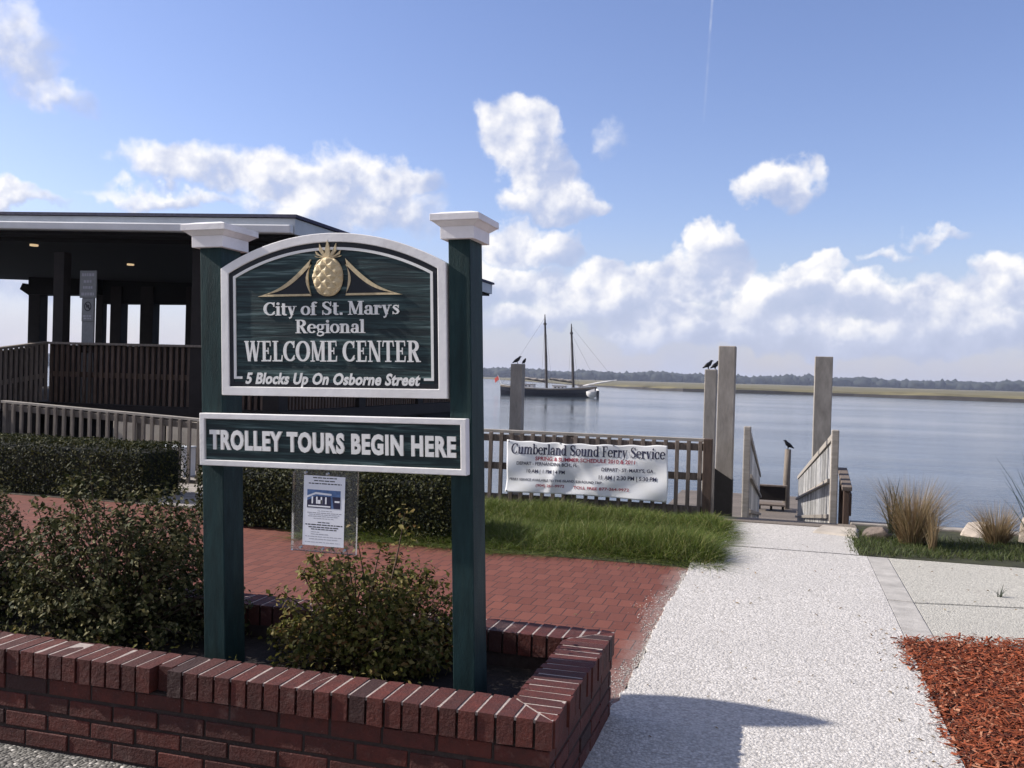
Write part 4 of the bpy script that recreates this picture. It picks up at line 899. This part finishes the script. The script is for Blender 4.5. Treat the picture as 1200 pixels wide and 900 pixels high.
# banner, tied to the pickets
def wr(x, z):
    u = (x + 3.29) / 1.98; v = (z - .16) / .66
    w = .012 * math.sin(9 * u + 3.4 * v) * math.sin(3.1 * u + 1) + .010 * math.sin(17 * u - 9 * v) * (1 - v * .6) + .006 * math.sin(31 * u + 14 * v + 1)
    w += .022 * math.exp(-((u - .33 - .10 * (v - .5)) / .035) ** 2) + .014 * math.exp(-((u - .50 + .22 * (v - .5)) / .03) ** 2) * (1 - v)
    return 11.150 - .075 - w + .11 * (z - .16)
def banner():
    root = thing('ferry_banner', 'creased white vinyl ferry schedule banner tied to the dock railing', 'banner', (-2.3, 11.15, .5))
    NX, NZ = 110, 36; x0, x1 = -3.29, -1.312; V = []; F = []
    def zz(u, v):
        top = .808 + .024 * u - .018 * math.sin(math.pi * u) + .006 * math.cos(u * 40); bot = .175 - .010 * u + .018 * math.sin(math.pi * u); return bot + (top - bot) * v
    for j in range(NZ + 1):
        for i in range(NX + 1):
            u, v = i / NX, j / NZ; z = zz(u, v); x = x0 + (x1 - x0) * u + .012 * math.sin(v * 5); V.append((x, wr(x, z), z))
    for j in range(NZ):
        for i in range(NX): a = j * (NX + 1) + i; F.append((a, a + 1, a + NX + 2, a + NX + 1))
    sheet_ = MB().add(V, F).build('vinyl_sheet', 'banner', root, smooth=True)
    so = sheet_.modifiers.new('thickness', 'SOLIDIFY'); so.thickness = .0012; so.offset = 1
    def put(name, mat, geo, a, b, c, d, ref=(0, .73), par=sheet_):
        Vt, Ft = geo; Vt = fit(Vt, a, b, c, d, ref)
        # follow the sheet: the lines of print tilt with it
        V3 = [(x, wr(x, z + .012 * (x + 2.3)) - .0045, z + .012 * (x + 2.3)) for x, z in Vt]
        MB().add(V3, [f for f in Ft]).build(name, mat, par, fix=False)
    # big title: pieces lifted a hair apart so that they never share a plane
    Vt, Ft = serif_geo('Cumberland Sound Ferry Service', .01); Vt = fit(Vt, -3.24, -1.345, .655, .785, (0, 1)); mb = MB()
    for k, f in enumerate(Ft):
        mb.add([(Vt[i][0], wr(Vt[i][0], Vt[i][1] + .012 * (Vt[i][0] + 2.3)) - .0045 - .00006 * (k % 9), Vt[i][1] + .012 * (Vt[i][0] + 2.3)) for i in f], [tuple(range(len(f)))])
    mb.build('title_lettering', 'ink_dark', sheet_, fix=False)
    put('schedule_lettering', 'ink_red', text_geo('SPRING & SUMMER SCHEDULE 2010 & 2011', .020), -2.93, -1.70, .585, .632)
    put('departure_lettering', 'ink_dark', text_geo('DEPART - FERNANDINA BCH., FL', .020), -3.16, -2.40, .525, .566)
    put('departure_lettering', 'ink_dark', text_geo('10 AM | 1 PM | 4 PM', .020), -3.03, -2.55, .432, .476)
    put('departure_lettering', 'ink_dark', text_geo("DEPART - ST. MARY'S, GA", .020), -2.10, -1.48, .490, .532)
    put('departure_lettering', 'ink_dark', text_geo('11 AM | 2:30 PM | 5:30 PM', .020), -2.13, -1.44, .392, .442)
    put('notice_lettering', 'ink_dark', text_geo('FERRY SERVICE AVAILABLE TO THE ISLAND, $20 ROUND TRIP', .020), -3.24, -2.09, .335, .364)
    put('notice_lettering', 'ink_red', text_geo('(904) 261-9972', .020), -2.90, -2.55, .270, .302)
    put('notice_lettering', 'ink_red', text_geo('TOLL FREE 877-264-9972', .020), -2.44, -1.76, .262, .296)
    gm = MB()
    for gx, gz in ((-3.275, .795), (-2.62, .80), (-1.97, .805), (-1.328, .815), (-3.27, .19), (-2.3, .195), (-1.33, .18)): gm.tube([(gx, wr(gx, gz) - .006, gz), (gx, wr(gx, gz) - .001, gz)], .010, 8)
    gm.build('grommets', 'steel', root); adopt(root)
banner()

# ================================================================== PILINGS, GANGWAY, DOCK
G2 = 'square concrete mooring pilings'
def piling(label, x, y, w, top, mat='concrete'):
    o = MB().box(-w / 2, w / 2, -w / 2, w / 2, -6, top).build('piling', mat, bevel=.012); o.location = (x, y, 0); return tag(o, label, 'piling', G2)
piling('lone square concrete piling behind the dock railing near the two masted ship', -4.175, 14.6, .195, 1.80)
piling('shorter concrete piling with two black birds on its flat top', -1.07, 14.1, .175, 1.78)
piling('tall concrete piling with a dark shaded foot at the end of the railing', -.735, 12.3, .215, 2.06)
piling('concrete piling standing beyond the right hand gangway handrail', .673, 19.0, .325, 2.14)
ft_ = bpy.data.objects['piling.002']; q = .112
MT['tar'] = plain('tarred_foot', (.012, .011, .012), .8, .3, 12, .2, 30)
MB().hexa([(-q, -q, -6), (q, -q, -6), (q, q, -6), (-q, q, -6)], [(-q, -q, .50), (q, -q, .36), (q, q, .36), (-q, q, .50)]).build('tarred_foot', 'tar', ft_)  # dark sleeve stands in for the railing's shadow, top cut to its slope
def bird(label, x, y, z, yaw, s=1.0):
    """small blackbird grown from a skeleton as one skin"""
    me = bpy.data.meshes.new('bird')
    J = [(0, 0, .075, .034), (.035, 0, .098, .030), (.055, 0, .122, .020), (.068, 0, .140, .021), (.088, 0, .138, .007), (.108, 0, .133, .003), (-.04, 0, .060, .026), (-.065, 0, .045, .013), (-.098, 0, .030, .009),
         (.0, .014, .045, .008), (.004, .015, .02, .004), (.004, .015, .003, .004), (.0, -.014, .045, .008), (.004, -.015, .02, .004), (.004, -.015, .003, .004), (.024, .016, .002, .003), (.024, -.016, .002, .003)]
    E = [(0, 1), (1, 2), (2, 3), (3, 4), (4, 5), (0, 6), (6, 7), (7, 8), (0, 9), (9, 10), (10, 11), (0, 12), (12, 13), (13, 14), (11, 15), (14, 16)]
    me.from_pydata([(a * s, b * s, c * s) for a, b, c, _ in J], E, []); o = bpy.data.objects.new('bird', me); COL.objects.link(o)
    sk = o.modifiers.new('skin', 'SKIN')
    for sv, j in zip(me.skin_vertices[0].data, J): sv.radius = (j[3] * s * 1.2, j[3] * s * 1.2)
    me.skin_vertices[0].data[0].use_root = True
    ss = o.modifiers.new('smooth', 'SUBSURF'); ss.levels = ss.render_levels = 2
    m2 = bpy.data.meshes.new_from_object(o.evaluated_get(bpy.context.evaluated_depsgraph_get())); bpy.data.objects.remove(o)
    b = link('bird', m2, 'bird', None, 0, True); b.location = (x, y, z); b.rotation_euler = (0, R(-6), yaw); tag(b, label, 'bird', 'black birds perched by the water')
bird('black bird hunched on the lone piling near the ship', -4.19, 14.6, 1.80, R(20), .80)
bird('smaller black bird leaning off the edge of the lone piling', -4.075, 14.6, 1.795, R(-40), .62)
bird('left bird of the pair perched on the shorter piling', -1.115, 14.1, 1.78, R(25), .88)
bird('right bird of the pair perched on the shorter piling', -1.015, 14.1, 1.78, R(35), .82)

gw = thing('gangway', 'wooden gangway with two pale picket handrails sloping down to the floating dock', 'gangway', (.05, 11.5, 0))
GA, GB = 11.62, 23.4
def gx(side, t): return (-.43 + (-.135) * t) if side < 0 else (.56 + (-.21) * t)
def gz(t): return -.04 - 1.62 * t
dk = MB()
for k in range(64):
    t0, t1 = k / 64, (k + .9) / 64; y0, y1 = GA + (GB - GA) * t0, GA + (GB - GA) * t1
    dk.hexa([(gx(-1, t0), y0, gz(t0) - .05), (gx(1, t0), y0, gz(t0) - .05), (gx(1, t1), y1, gz(t1) - .05), (gx(-1, t1), y1, gz(t1) - .05)],
            [(gx(-1, t0), y0, gz(t0)), (gx(1, t0), y0, gz(t0)), (gx(1, t1), y1, gz(t1)), (gx(-1, t1), y1, gz(t1))])
dk.build('deck_boards', 'wood_grey', gw)
for sd in (-1, 1):
    hr = MB(); L = 44
    for k in range(L):
        t = (k + .5) / L; x = gx(sd, t); y = GA + (GB - GA) * t; hr.beam((x, y, gz(t) - .06), (x, y, gz(t) + .98), .095, .035, (1, 0, 0))
    rail = hr.build('handrail', 'picket_pale', gw, bevel=.003)
    a = (gx(sd, 0), GA - .02, gz(0)); b = (gx(sd, 1), GB, gz(1)); ins = -sd * .045
    for nm, z, w in (('top_rail', 1.03, .075), ('middle_rail', .52, .05), ('lower_rail', .10, .05)):
        MB().beam((a[0] + (ins if z < 1 else 0), a[1], a[2] + z), (b[0] + (ins if z < 1 else 0), b[1], b[2] + z), .045 if z < 1 else .08, w).build(nm, 'wood_pale', rail, bevel=.004)
    MB().beam((a[0], a[1] - .07, -.3), (a[0], a[1] - .07, 1.08), .085, .10, (0, 1, 0)).build('newel_post', 'wood_pale', rail, bevel=.012)
adopt(gw)
# low boarded side rail outside the gangway
lr = thing('low_side_rail', 'low dark boarded rail with sloping top beside the gangway entrance', 'railing', (.72, 11.6, 0))
for y, z in ((11.46, .40), (12.3, .52)): MB().box(.665, .735, y, y + .09, -.3, z).build('post', 'wood_brown', lr, bevel=.01)
MB().beam((.70, 11.40, .415), (.70, 12.42, .55), .11, .05).build('top_rail', 'wood', lr, bevel=.006)
MB().beam((.745, 11.5, .22), (.745, 12.36, .30), .03, .26).build('side_board', 'wood_brown', lr, bevel=.004); adopt(lr)
fd = thing('floating_dock', 'low floating dock at the foot of the gangway', 'dock', (-.2, 26, WZ))
q = MB()
for k in range(40): q.box(-3.0, 1.2, 23.3 + k * .15, 23.43 + k * .15, -1.80, -1.76)
q.build('deck_boards', 'wood_grey', fd); MB().box(-2.95, 1.15, 23.3, 29.3, -2.5, -1.803).build('float', 'wood_dark', fd); adopt(fd)
bn = thing('dock_bench', 'dark boarded bench back on the floating dock beyond the gangway', 'bench', (-.27, 26, -1.76))
MB().box(-.66, .06, 26.0, 26.05, -1.52, -1.16).build('backrest', 'wood_dark', bn, bevel=.01); MB().box(-.66, .06, 25.55, 26.0, -1.62, -1.57).build('seat', 'wood', bn, bevel=.01)
for x in (-.6, -.30, 0): MB().box(x - .03, x + .03, 25.9, 25.98, -1.76, -1.62).build('leg', 'wood_dark', bn)
MB().box(-.70, .10, 25.96, 26.10, -1.155, -1.11).build('top_rail', 'wood', bn, bevel=.006); adopt(bn)
mp = MB().tube([(.10, 26.3, -4), (.075, 26.3, -1.0), (.09, 26.3, -.16)], [.10, .095, .085], 10).build('mooring_post', 'wood_grey', smooth=True)
tag(mp, 'slender round mooring post with one bird on top beside the dock bench', 'post')
bird('black bird alone on the mooring post beyond the gangway', .09, 26.3, -.16, R(200), 1.6)

# ================================================================== PAVILION
def pavilion():
    root = thing('waterfront_pavilion', 'large dark open timber pavilion with pale fascia behind the welcome sign', 'pavilion', (-12, 17, WZ))
    X1, Y0, Y1 = -7.38, 13.0, 23.1; X0 = -24.0
    def zl(x): return .030 * (X1 - x)                             # the long eave rises a little to the left
    e0 = 3.70; ft, fg = .285, .13
    # roof shell: very low hip
    a, b, c, d = (X0, Y0 - .06, e0 + ft + zl(X0)), (X1 + .06, Y0 - .06, e0 + ft), (X1 + .06, Y1 + .06, e0 + ft), (X0, Y1 + .06, e0 + ft + zl(X0))
    r1, r2 = (X0, (Y0 + Y1) / 2, e0 + ft + .62 + zl(X0)), (X1 - 5, (Y0 + Y1) / 2, e0 + ft + .62 + zl(X1 - 5)); th = Vector((0, 0, -.05))
    up_ = [Vector(p) + Vector((0, 0, .012)) for p in (a, b, c, d, r1, r2)]; lo = [p + th for p in up_]; f = [(0, 1, 5, 4), (1, 2, 5), (2, 3, 4, 5)]
    MB().add(up_ + lo, f + [tuple(i + 6 for i in q)[::-1] for q in f] + [(0, 6, 7, 1), (1, 7, 8, 2), (2, 8, 9, 3)]).build('roof', 'shingle', root)
    MB().hexa([(X0, Y0 - .02, e0 + zl(X0)), (X1 + .02, Y0 - .02, e0), (X1 + .02, Y0 + .04, e0), (X0, Y0 + .04, e0 + zl(X0))], [(X0, Y0 - .02, e0 + ft - .045 + zl(X0)), (X1 + .02, Y0 - .02, e0 + ft - .045), (X1 + .02, Y0 + .04, e0 + ft - .045), (X0, Y0 + .04, e0 + ft - .045 + zl(X0))]).build('fascia', 'fascia', root)
    MB().box(X1 - .04, X1 + .02, Y0 + .041, Y1, e0 - .0, e0 + ft - .047).build('fascia', 'fascia', root)
    gt = MB(); gt.hexa([(X0, Y0 - .12, e0 + zl(X0)), (X1, Y0 - .12, e0), (X1, Y0 - .022, e0), (X0, Y0 - .022, e0 + zl(X0))], [(X0, Y0 - .135, e0 + fg + zl(X0)), (X1, Y0 - .135, e0 + fg), (X1, Y0 - .022, e0 + fg), (X0, Y0 - .022, e0 + fg + zl(X0))])
    gt.build('gutter', 'gutter', root, bevel=.02)
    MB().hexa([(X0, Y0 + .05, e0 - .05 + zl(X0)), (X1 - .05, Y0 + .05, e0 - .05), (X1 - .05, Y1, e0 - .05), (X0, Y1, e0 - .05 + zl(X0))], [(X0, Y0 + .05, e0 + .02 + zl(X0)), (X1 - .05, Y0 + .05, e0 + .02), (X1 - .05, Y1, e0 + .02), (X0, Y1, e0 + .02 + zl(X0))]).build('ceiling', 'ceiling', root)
    # beams: front, right side, rear in stepped lengths
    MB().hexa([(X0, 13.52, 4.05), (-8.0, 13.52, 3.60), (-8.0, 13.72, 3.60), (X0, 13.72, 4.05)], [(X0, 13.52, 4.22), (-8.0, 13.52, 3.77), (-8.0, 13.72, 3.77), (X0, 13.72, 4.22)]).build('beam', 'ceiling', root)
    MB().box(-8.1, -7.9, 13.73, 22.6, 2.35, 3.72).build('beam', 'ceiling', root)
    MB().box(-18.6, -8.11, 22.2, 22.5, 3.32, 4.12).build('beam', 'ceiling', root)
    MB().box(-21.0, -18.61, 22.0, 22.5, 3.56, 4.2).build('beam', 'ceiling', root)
    for a_, b_ in (((-21.45, 22.3, 3.82), (-20.95, 22.3, 3.55)),): MB().beam(a_, b_, .2, .2).build('brace', 'ceiling', root)
    for x, y, w in ((-12.27, 13.62, .22), (-9.32, 13.62, .42), (-8.0, 13.62, .3), (-20.92, 22.3, .42), (-18.72, 22.3, .24), (-18.12, 22.3, .36), (-17.10, 22.3, .42), (-15.55, 22.3, .58), (-12.8, 22.3, .4), (-10.2, 22.3, .4), (-8.0, 16.6, .3), (-8.0, 19.6, .3), (-8.0, 22.3, .4)):
        hd_ = .15 if w > .25 else .09; MB().box(x - w / 2, x + w / 2, y - hd_, y + hd_, -5, 3.8 if y > 20 else 3.55).build('post', 'wood_dark', root, bevel=.01)
    MB().box(X0, -7.8, 13.45, 22.7, .70, .92).build('floor', 'wood_dark', root)
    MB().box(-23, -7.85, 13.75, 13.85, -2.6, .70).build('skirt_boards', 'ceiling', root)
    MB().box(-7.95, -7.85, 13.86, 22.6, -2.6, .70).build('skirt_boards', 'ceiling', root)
    for x, y in ((-13.73, 14.5), (-14.0, 17.56)):
        l = MB().tube([(x, y, e0 - .045 + zl(x)), (x, y, e0 - .085 + zl(x))], .075, 14).build('ceiling_lamp', 'glow', root)
    for nm, pa, pb, za, zb in (('front_railing', (-12.35, 13.50), (-8.05, 13.50), 1.975, 1.965), ('side_railing', (-7.93, 13.6), (-7.93, 22.4), 1.96, 1.96)):
        h = MB().beam((pa[0], pa[1], za - .02), (pb[0], pb[1], zb - .02), .15, .04).build(nm, 'wood_grey', root, bevel=.004)
        L = math.hypot(pb[0] - pa[0], pb[1] - pa[1]); n = int(L / .115); k = MB()
        for i in range(n + 1):
            t = i / n; x, y = pa[0] + (pb[0] - pa[0]) * t, pa[1] + (pb[1] - pa[1]) * t; k.beam((x, y, .93), (x, y, za - .04), .05, .038, (1, 0, 0) if nm[0] == 's' else (0, 1, 0))
        k.build('pickets', 'wood_brown', h, bevel=.003)
        MB().beam((pa[0], pa[1] + .04 * (nm[0] == 'f'), 1.42), (pb[0], pb[1] + .04 * (nm[0] == 'f'), 1.42), .03, .09).build('middle_rail', 'wood_brown', h)
        MB().beam((pa[0], pa[1] + .04 * (nm[0] == 'f'), 1.86), (pb[0], pb[1] + .04 * (nm[0] == 'f'), 1.86), .03, .12).build('upper_rail', 'wood_dark', h)
    MB().box(-12.3, -8.06, 13.60, 13.64, .925, 1.93).build('kick_boards', 'wood_dark', root); MB().box(-8.03, -7.99, 13.66, 22.4, .925, 1.93).build('kick_boards', 'wood_dark', root)
    # entrance ramp railing dropping towards the street
    pa, pb = (-12.42, 13.45), (-12.42, 9.9); za, zb = 1.98, 1.50
    h = MB().beam((*pa, za - .02), (*pb, zb - .02), .13, .04).build('ramp_handrail', 'wood_grey', root, bevel=.004); k = MB(); n = 32
    for i in range(n + 1):
        t = i / n; y = pa[1] + (pb[1] - pa[1]) * t; z = za + (zb - za) * t; k.beam((-12.42, y, z - 1.02), (-12.42, y, z - .04), .05, .038, (1, 0, 0))
    k.build('pickets', 'wood', h, bevel=.003); MB().beam((-12.46, pa[1], za - .6), (-12.46, pb[1], zb - .6), .03, .08).build('middle_rail', 'wood', h)
    MB().beam((-12.46, pa[1], za - .14), (-12.46, pb[1], zb - .14), .03, .13).build('upper_rail', 'wood_dark', h)
    MB().hexa([(-12.60, 9.9, .3), (-12.56, 9.9, .3), (-12.56, 13.44, .85), (-12.60, 13.44, .85)], [(-12.60, 9.9, zb - .08), (-12.56, 9.9, zb - .08), (-12.56, 13.44, za - .08), (-12.60, 13.44, za - .08)]).build('kick_boards', 'wood_dark', root)
    MB().hexa([(-14.6, 9.9, -1), (-12.5, 9.9, -1), (-12.5, 13.44, -1), (-14.6, 13.44, -1)], [(-14.6, 9.9, .42), (-12.5, 9.9, .42), (-12.5, 13.44, .9), (-14.6, 13.44, .9)]).build('ramp_deck', 'wood_dark', root)
    adopt(root)
pavilion()
# notices on their own grey post in front of the pavilion rail
np_ = thing('notice_post', 'grey post in front of the pavilion railing carrying two small notices', 'post', (-11.67, 13.58, .92))
MB().box(-11.79, -11.54, 13.565, 13.595, .925, 3.20).build('post', 'sign_grey', np_, bevel=.004); adopt(np_)
def text_rows(root, par, x0, x1, y, rows, mat):
    mb = MB()
    for z, h, a, b in rows:
        x = x0 + (x1 - x0) * a; e = x0 + (x1 - x0) * b
        while x < e: w = min(random.uniform(.03, .06), e - x); mb.box(x, x + w, y - .002, y, z - h / 2, z + h / 2); x += w + .012
    mb.build('print_lines', mat, par)
s1 = thing('rules_sign', 'upper pale rectangular notice with four lines on the grey post', 'sign', (-11.6691, 13.5550, 2.73))
p_ = MB().box(-11.8415, -11.4915, 13.5500, 13.5700, 2.7492, 3.2245).build('plate', 'sign_grey', s1, bevel=.01)
text_rows(s1, p_, -11.8415, -11.4915, 13.5498, [(3.1514, .05, .14, .86), (3.0364, .045, .25, .75), (2.9320, .045, .22, .78), (2.8171, .05, .12, .88)], 'ink_grey'); adopt(s1)
s2 = thing('prohibition_sign', 'lower pale notice with a barred circle on the grey post', 'sign', (-11.6691, 13.5550, 2.33))
p_ = MB().box(-11.7893, -11.5333, 13.5500, 13.5700, 2.3417, 2.7387).build('plate', 'sign_grey', s2, bevel=.01)
n = 24; cx_, cz_ = -11.6587, 2.6029; o_ = [(cx_ + .075 * math.cos(2 * math.pi * k / n), cz_ + .085 * math.sin(2 * math.pi * k / n)) for k in range(n)]; i_ = [(cx_ + (x - cx_) * .78, cz_ + (z - cz_) * .78) for x, z in o_]
MB().ring(o_, i_, 13.5478, 13.5500).prism([(cx_ - .055, cz_ + .042), (cx_ - .04, cz_ + .06), (cx_ + .055, cz_ - .042), (cx_ + .04, cz_ - .06)], 13.5474, 13.5500).box(cx_ - .035, cx_ + .03, 13.5482, 13.5500, cz_ - .02, cz_ + .03).build('barred_circle', 'ink_black', p_)
text_rows(s2, p_, -11.7893, -11.5333, 13.5498, [(2.4357, .03, .15, .85), (2.3940, .025, .2, .8)], 'ink_grey'); adopt(s2)

# ================================================================== SCHOONER
def schooner():
    bx_, by_ = -43.6, 183.0; root = thing('schooner', 'black hulled two masted schooner with bare masts anchored on the river', 'ship', (bx_, by_, WZ))
    Lh = 9.4; HX = -2.6; HS = 1.22
    def P(u, v, z): return (bx_ + HX + u, by_ + v, WZ + z * (HS if z < 3 else 1))            # u along the hull towards the bow, v across
    st = []
    for k in range(25):
        t = -1 + 2 * k / 24; u = t * Lh; half = 2.25 * max(0, (1 - abs(t) ** 2.6)) ** .75 if t > 0 else 2.25 * (1 - .45 * abs(t) ** 3)
        half = max(half, .06); sheer = 1.30 + .55 * max(t, 0) ** 2 + .45 * max(-t, 0) ** 2; rake = .9 * max(t, 0) ** 6
        row = []
        for (fz, fw) in ((-.5, .35), (0, .78), (.45, .95), (.8, 1.0), (1, .99)): row.append((u + rake * fz, half * fw, sheer * fz if fz > 0 else fz * .6))
        st.append(row)
    def loft(i0, i1):
        V = []; F = []; m = i1 - i0 + 1
        for row in st:
            for s in (-1, 1):
                for u, h, z in row[i0:i1 + 1]: V.append(P(u, s * h, z))
        for k in range(len(st) - 1):
            for s in (0, 1):
                for i in range(m - 1): a = (k * 2 + s) * m + i; b = a + 2 * m; F.append((a, b, b + 1, a + 1))
        for i in range(m - 1): F.append((i, i + 1, m + i + 1, m + i)); q = (len(st) - 1) * 2 * m; F.append((q + i, q + m + i, q + m + i + 1, q + i + 1))
        return MB().add(V, F)
    loft(0, 3).build('hull', 'hull', root); rail = loft(3, 4).build('bulwark', 'boat_deck', root)
    dv = []; 
    for row in st:
        u, h, z = row[3]
        for s in (-1, 1): dv.append(P(u, s * h * .98, z * .97))
    MB().add(dv, [(2 * k, 2 * k + 1, 2 * k + 3, 2 * k + 2) for k in range(len(st) - 1)]).build('deck', 'boat_deck', root)
    w = MB()
    for k in range(len(st) - 1):
        a, b = st[k][4], st[k + 1][4]; w.beam(P(a[0], -a[1] - .03, a[2] - .02), P(b[0], -b[1] - .03, b[2] - .02), .07, .10)
    w.build('rail_stripe', 'boat_white', rail)
    for u0, u1, z1, hw in ((-5.4, -2.6, 2.25, 1.0), (1.4, 3.9, 2.1, .95), (6.4, 7.2, 2.3, .5)):
        h = MB().box(bx_ + HX + u0, bx_ + HX + u1, by_ - hw, by_ + hw, WZ + 1.1, WZ + z1).build('deckhouse', 'boat_white', root, bevel=.05)
        MB().box(bx_ + HX + u0 - .1, bx_ + HX + u1 + .1, by_ - hw - .1, by_ + hw + .1, WZ + z1 + .002, WZ + z1 + .08).build('roof', 'boat_deck', h)
        q = MB(); k = u0 + .4
        while k < u1 - .3: q.box(bx_ + HX + k, bx_ + HX + k + .3, by_ - hw - .012, by_ - hw - .002, WZ + z1 - .45, WZ + z1 - .2); k += .75
        q.build('window', 'black', h)
    for um, zt, rk in ((.0, 16.4, -.75), (5.5, 14.6, -.75)):
        m_ = MB().tube([P(um, 0, .6), P(um + rk * .5, 0, zt * .5), P(um + rk, 0, zt - 1.8), P(um + rk * 1.1, 0, zt)], [.27, .25, .20, .08], 8).build('mast', 'spar', root)
        MB().tube([P(um + rk, 0, zt - 2.1), P(um + rk, 0, zt - 1.75)], [.32, .32], 8).build('crosstree', 'spar', m_)
        bm_ = MB().tube([P(um - .1, 0, 2.3), P(um - 5.0, 0, 2.75)], [.12, .10], 8).build('boom', 'spar', m_)
        MB().tube([P(um - .3 - k * .5, 0, 2.55 + .04 * k + .05 * math.sin(k * 2.1)) for k in range(10)], [.20 + .06 * math.sin(k * 1.7) for k in range(10)], 8).build('furled_sail', 'canvas', bm_)
        g_ = MB()
        for s in (-1, 1):
            for du in (-1.0, 0, 1.0): g_.tube([P(um + du * .7, s * 2.0, 1.45), P(um + rk, s * .1, zt - 1.9)], .016, 4)
        g_.build('shrouds', 'spar', m_)
    MB().tube([P(7.2, 0, 1.75), P(10.4, 0, 2.4), P(14.1, 0, 3.6)], [.22, .18, .09], 8).build('bowsprit', 'boat_white', root)
    rg_ = MB()
    for a, b in (((4.75, 14.0), (13.8, 3.5)), ((4.75, 12.6), (10.2, 2.4)), ((-.75, 15.8), (-9.4, 1.9))): rg_.tube([P(a[0], 0, a[1]), P(b[0], 0, b[1])], .016, 4)
    rg_.build('rigging', 'spar', root)
    fl = MB().tube([P(-9.6, 0, 1.8), P(-10.4, 0, 4.0)], .05, 6).build('flagstaff', 'boat_white', root)
    MB().add([P(-10.3, 0, 3.8), P(-11.1, .1, 3.2), P(-10.9, .0, 1.9), P(-10.1, -.05, 2.5)] + [P(-10.3, .04, 3.8), P(-11.1, .14, 3.2), P(-10.9, .04, 1.9), P(-10.1, -.01, 2.5)], [(0, 1, 2, 3), (7, 6, 5, 4), (0, 4, 5, 1), (1, 5, 6, 2), (2, 6, 7, 3), (3, 7, 4, 0)]).build('flag', 'red', fl)
    adopt(root)
    dx_, dy_ = bx_ + 7.6, by_ - 3.2; dg = thing('white_dinghy', 'small white dinghy with dark outboard lying against the bow of the schooner', 'boat', (dx_, dy_, WZ)); V = []; F = []
    for k in range(11):                                          # stern towards the bank, bow lifted
        t = k / 10; h = 1.15 * (1 - max(0, t - .35) ** 2 * 2.1); kz = .1 + .9 * max(0, t - .3) ** 2
        for a in range(11): th = math.pi * a / 10; V.append((dx_ + h * math.cos(th), dy_ - 1.6 + t * 3.4, WZ + 1.25 + .55 * t * t - (1.35 - kz) * math.sin(th) ** .7))
    for k in range(10):
        for a in range(10): q = k * 11 + a; F.append((q, q + 1, q + 12, q + 11))
    F.append(tuple(range(11))); MB().add(V, F).build('hull', 'boat_white', dg, smooth=True)
    MB().box(dx_ + .95, dx_ + 1.45, dy_ - 2.0, dy_ - 1.63, WZ - .2, WZ + 1.5).build('outboard_motor', 'hull', dg, bevel=.08)
    MB().box(dx_ - 1.0, dx_ + 1.0, dy_ - .4, dy_ - .1, WZ + .85, WZ + .9).build('thwart', 'boat_deck', dg); adopt(dg)
schooner()
